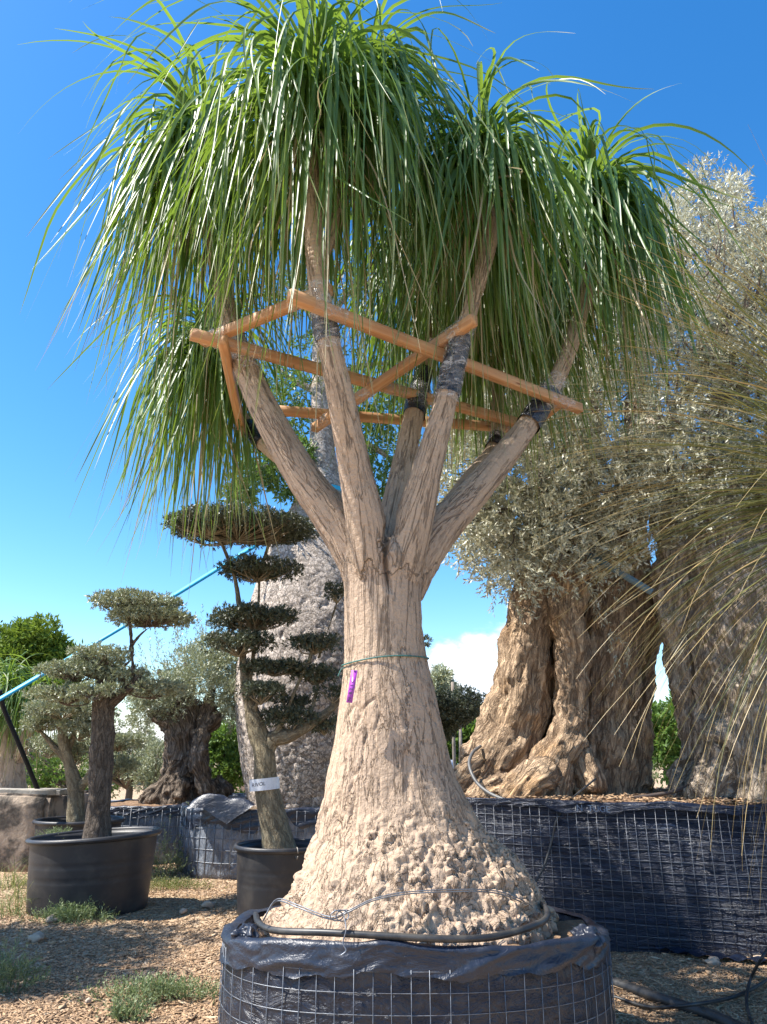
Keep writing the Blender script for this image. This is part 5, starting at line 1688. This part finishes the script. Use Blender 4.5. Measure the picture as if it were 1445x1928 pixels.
# ---------------------------------------------------------------- weeds, grass, stones
def weed(label, px, py, spread, hgt, n, seed, leaf=(0.03, 0.008), base_z=None, mat=None, kind='weed', k_=9, slen=0.10, group='green weeds in the yard'):
    r = np.random.default_rng(seed)
    c = atz(px, py, 0.0 if base_z is None else base_z)
    t = thing(kind, label, 'weed', c, group)
    q = r.normal(0, 0.5, (n, 2)) * np.array(spread)
    z = np.abs(r.normal(0, 0.5, n)) * hgt * np.exp(-((q / np.array(spread)) ** 2).sum(1))
    P = np.stack([c[0] + q[:, 0], c[1] + q[:, 1], c[2] + z], -1)
    D = np.stack([q[:, 0] / spread[0] * 0.6, q[:, 1] / spread[1] * 0.6, np.full(n, 0.9)], -1) + r.normal(0, 0.4, (n, 3))
    V, F, ti = sprigs(P, D, slen, k_, leaf[0], leaf[1], r)
    obj('leaves', V, F, mat or M_WEED, t, False, {'tint': ti}, stuff=True)
    m_ = min(40, n)
    Vt, Ft = twigs(np.stack([P[:m_, 0], P[:m_, 1], np.full(m_, c[2] - 0.01)], -1), P[:m_] + norm(D[:m_]) * slen, 0.0025, 0.001, r, seg=4)
    obj('stems', Vt, Ft, mat or M_WEED, t, stuff=True)
    return t


weed('feathery pale green weed at the front foot of the large tub', 135, 1736, (0.30, 0.13), 0.10, 420, 1)
weed('upright feathery weed sprig against the large tub', 150, 1722, (0.05, 0.04), 0.30, 40, 2)
weed('low dark green creeping weed in front of the palm planter', 300, 1880, (0.36, 0.10), 0.05, 420, 3, leaf=(0.022, 0.008))
weed('small bright weed patch at the picture foot beside the creeping weed', 240, 1921, (0.10, 0.05), 0.04, 90, 4)
weed('dark grassy weed at the foot of the shaded left bank', 20, 1862, (0.16, 0.10), 0.22, 110, 5, leaf=(0.05, 0.006))
weed('tall weedy herb between the large tub and the silvery planter', 310, 1650, (0.20, 0.18), 0.42, 190, 6, leaf=(0.035, 0.007), slen=0.16)
weed('tall green weed climbing the corner of the silvery planter', 355, 1640, (0.10, 0.08), 0.75, 130, 7, leaf=(0.04, 0.010), slen=0.14)
weed('yellow-green ground cover beside the large tub', 320, 1672, (0.40, 0.16), 0.02, 420, 8, leaf=(0.016, 0.008), mat=M_GRASS)
weed('green weed at the base of the long planter wall', 1110, 1745, (0.08, 0.06), 0.30, 90, 9, leaf=(0.035, 0.006))
weed('tiny green weed on the raised mulch under the arch', 1225, 1470, (0.10, 0.08), 0.18, 70, 10, base_z=RH)
weed('scrappy weed growing through the stump olive planter mesh', 298, 1600, (0.10, 0.08), 0.8, 110, 11, leaf=(0.035, 0.009), slen=0.16)
weed('small green weeds growing on the soil inside the large tub', 105, 1578, (0.12, 0.16), 0.02, 160, 12, leaf=(0.016, 0.006), base_z=0.60)
gg = np.random.default_rng(131)
for lab, px, py, n_, L_ in (('tuft of long grass on the shaded bank left of the large tub', 25, 1725, 90, 0.55), ('tuft of dry grass below the concrete trough', 30, 1670, 110, 0.45), ('straw grass tuft between the trough and the large tub', 62, 1690, 60, 0.35)):
    c = atz(px, py, 0)
    t = thing('grass_tuft', lab, 'grass', c, 'grass tufts on the bank')
    b_ = c[None] + np.stack([gg.normal(0, 0.16, n_), gg.normal(0, 0.14, n_), np.full(n_, -0.01)], -1)
    V = blades(b_, gg.uniform(0, 6.28, n_), np.radians(gg.uniform(35, 88, n_)), np.radians(gg.uniform(-60, 30, n_)), gg.uniform(0.5, 0.9, n_), L_ * gg.uniform(0.5, 1.1, n_), gg.uniform(0.004, 0.008, n_), 7, gg)
    obj('blades', V.reshape(-1, 3), blade_faces(n_, 7), M_GRASS, t, True, blade_attrs(n_, 7, gg), stuff=True)
import bmesh
for lab, px, py, s_ in (('brown knobbly stone on the sunlit gravel strip', 392, 1712, 0.06), ('flat pale stone at the foot of the large tub', 97, 1740, 0.055), ('pale flat stone in the tree shade', 68, 1776, 0.06), ('small tan stone beside the knobbly stone', 344, 1722, 0.035), ('pale pebble in the shaded chips', 165, 1894, 0.022), ('whitish stone lying on the dark film strip', 1345, 1822, 0.05), ('pale stone near the film strip on the gravel', 1430, 1815, 0.04)):
    bm = bmesh.new()
    bmesh.ops.create_icosphere(bm, subdivisions=3, radius=1)
    V = np.array([v.co[:] for v in bm.verts])
    F = np.array([[v.index for v in f.verts] for f in bm.faces])
    bm.free()
    V = V * (1 + 0.35 * fbm(V * 1.3 + px, 3, 7))[:, None] * np.array([1.0, 0.8, 0.62]) * s_
    c = atz(px, py, 0.0)
    tag(obj('stone', V + c + np.array([0, 0, s_ * 0.35 + 0.02]), F, M_STONE), lab, 'stone', 'loose stones')
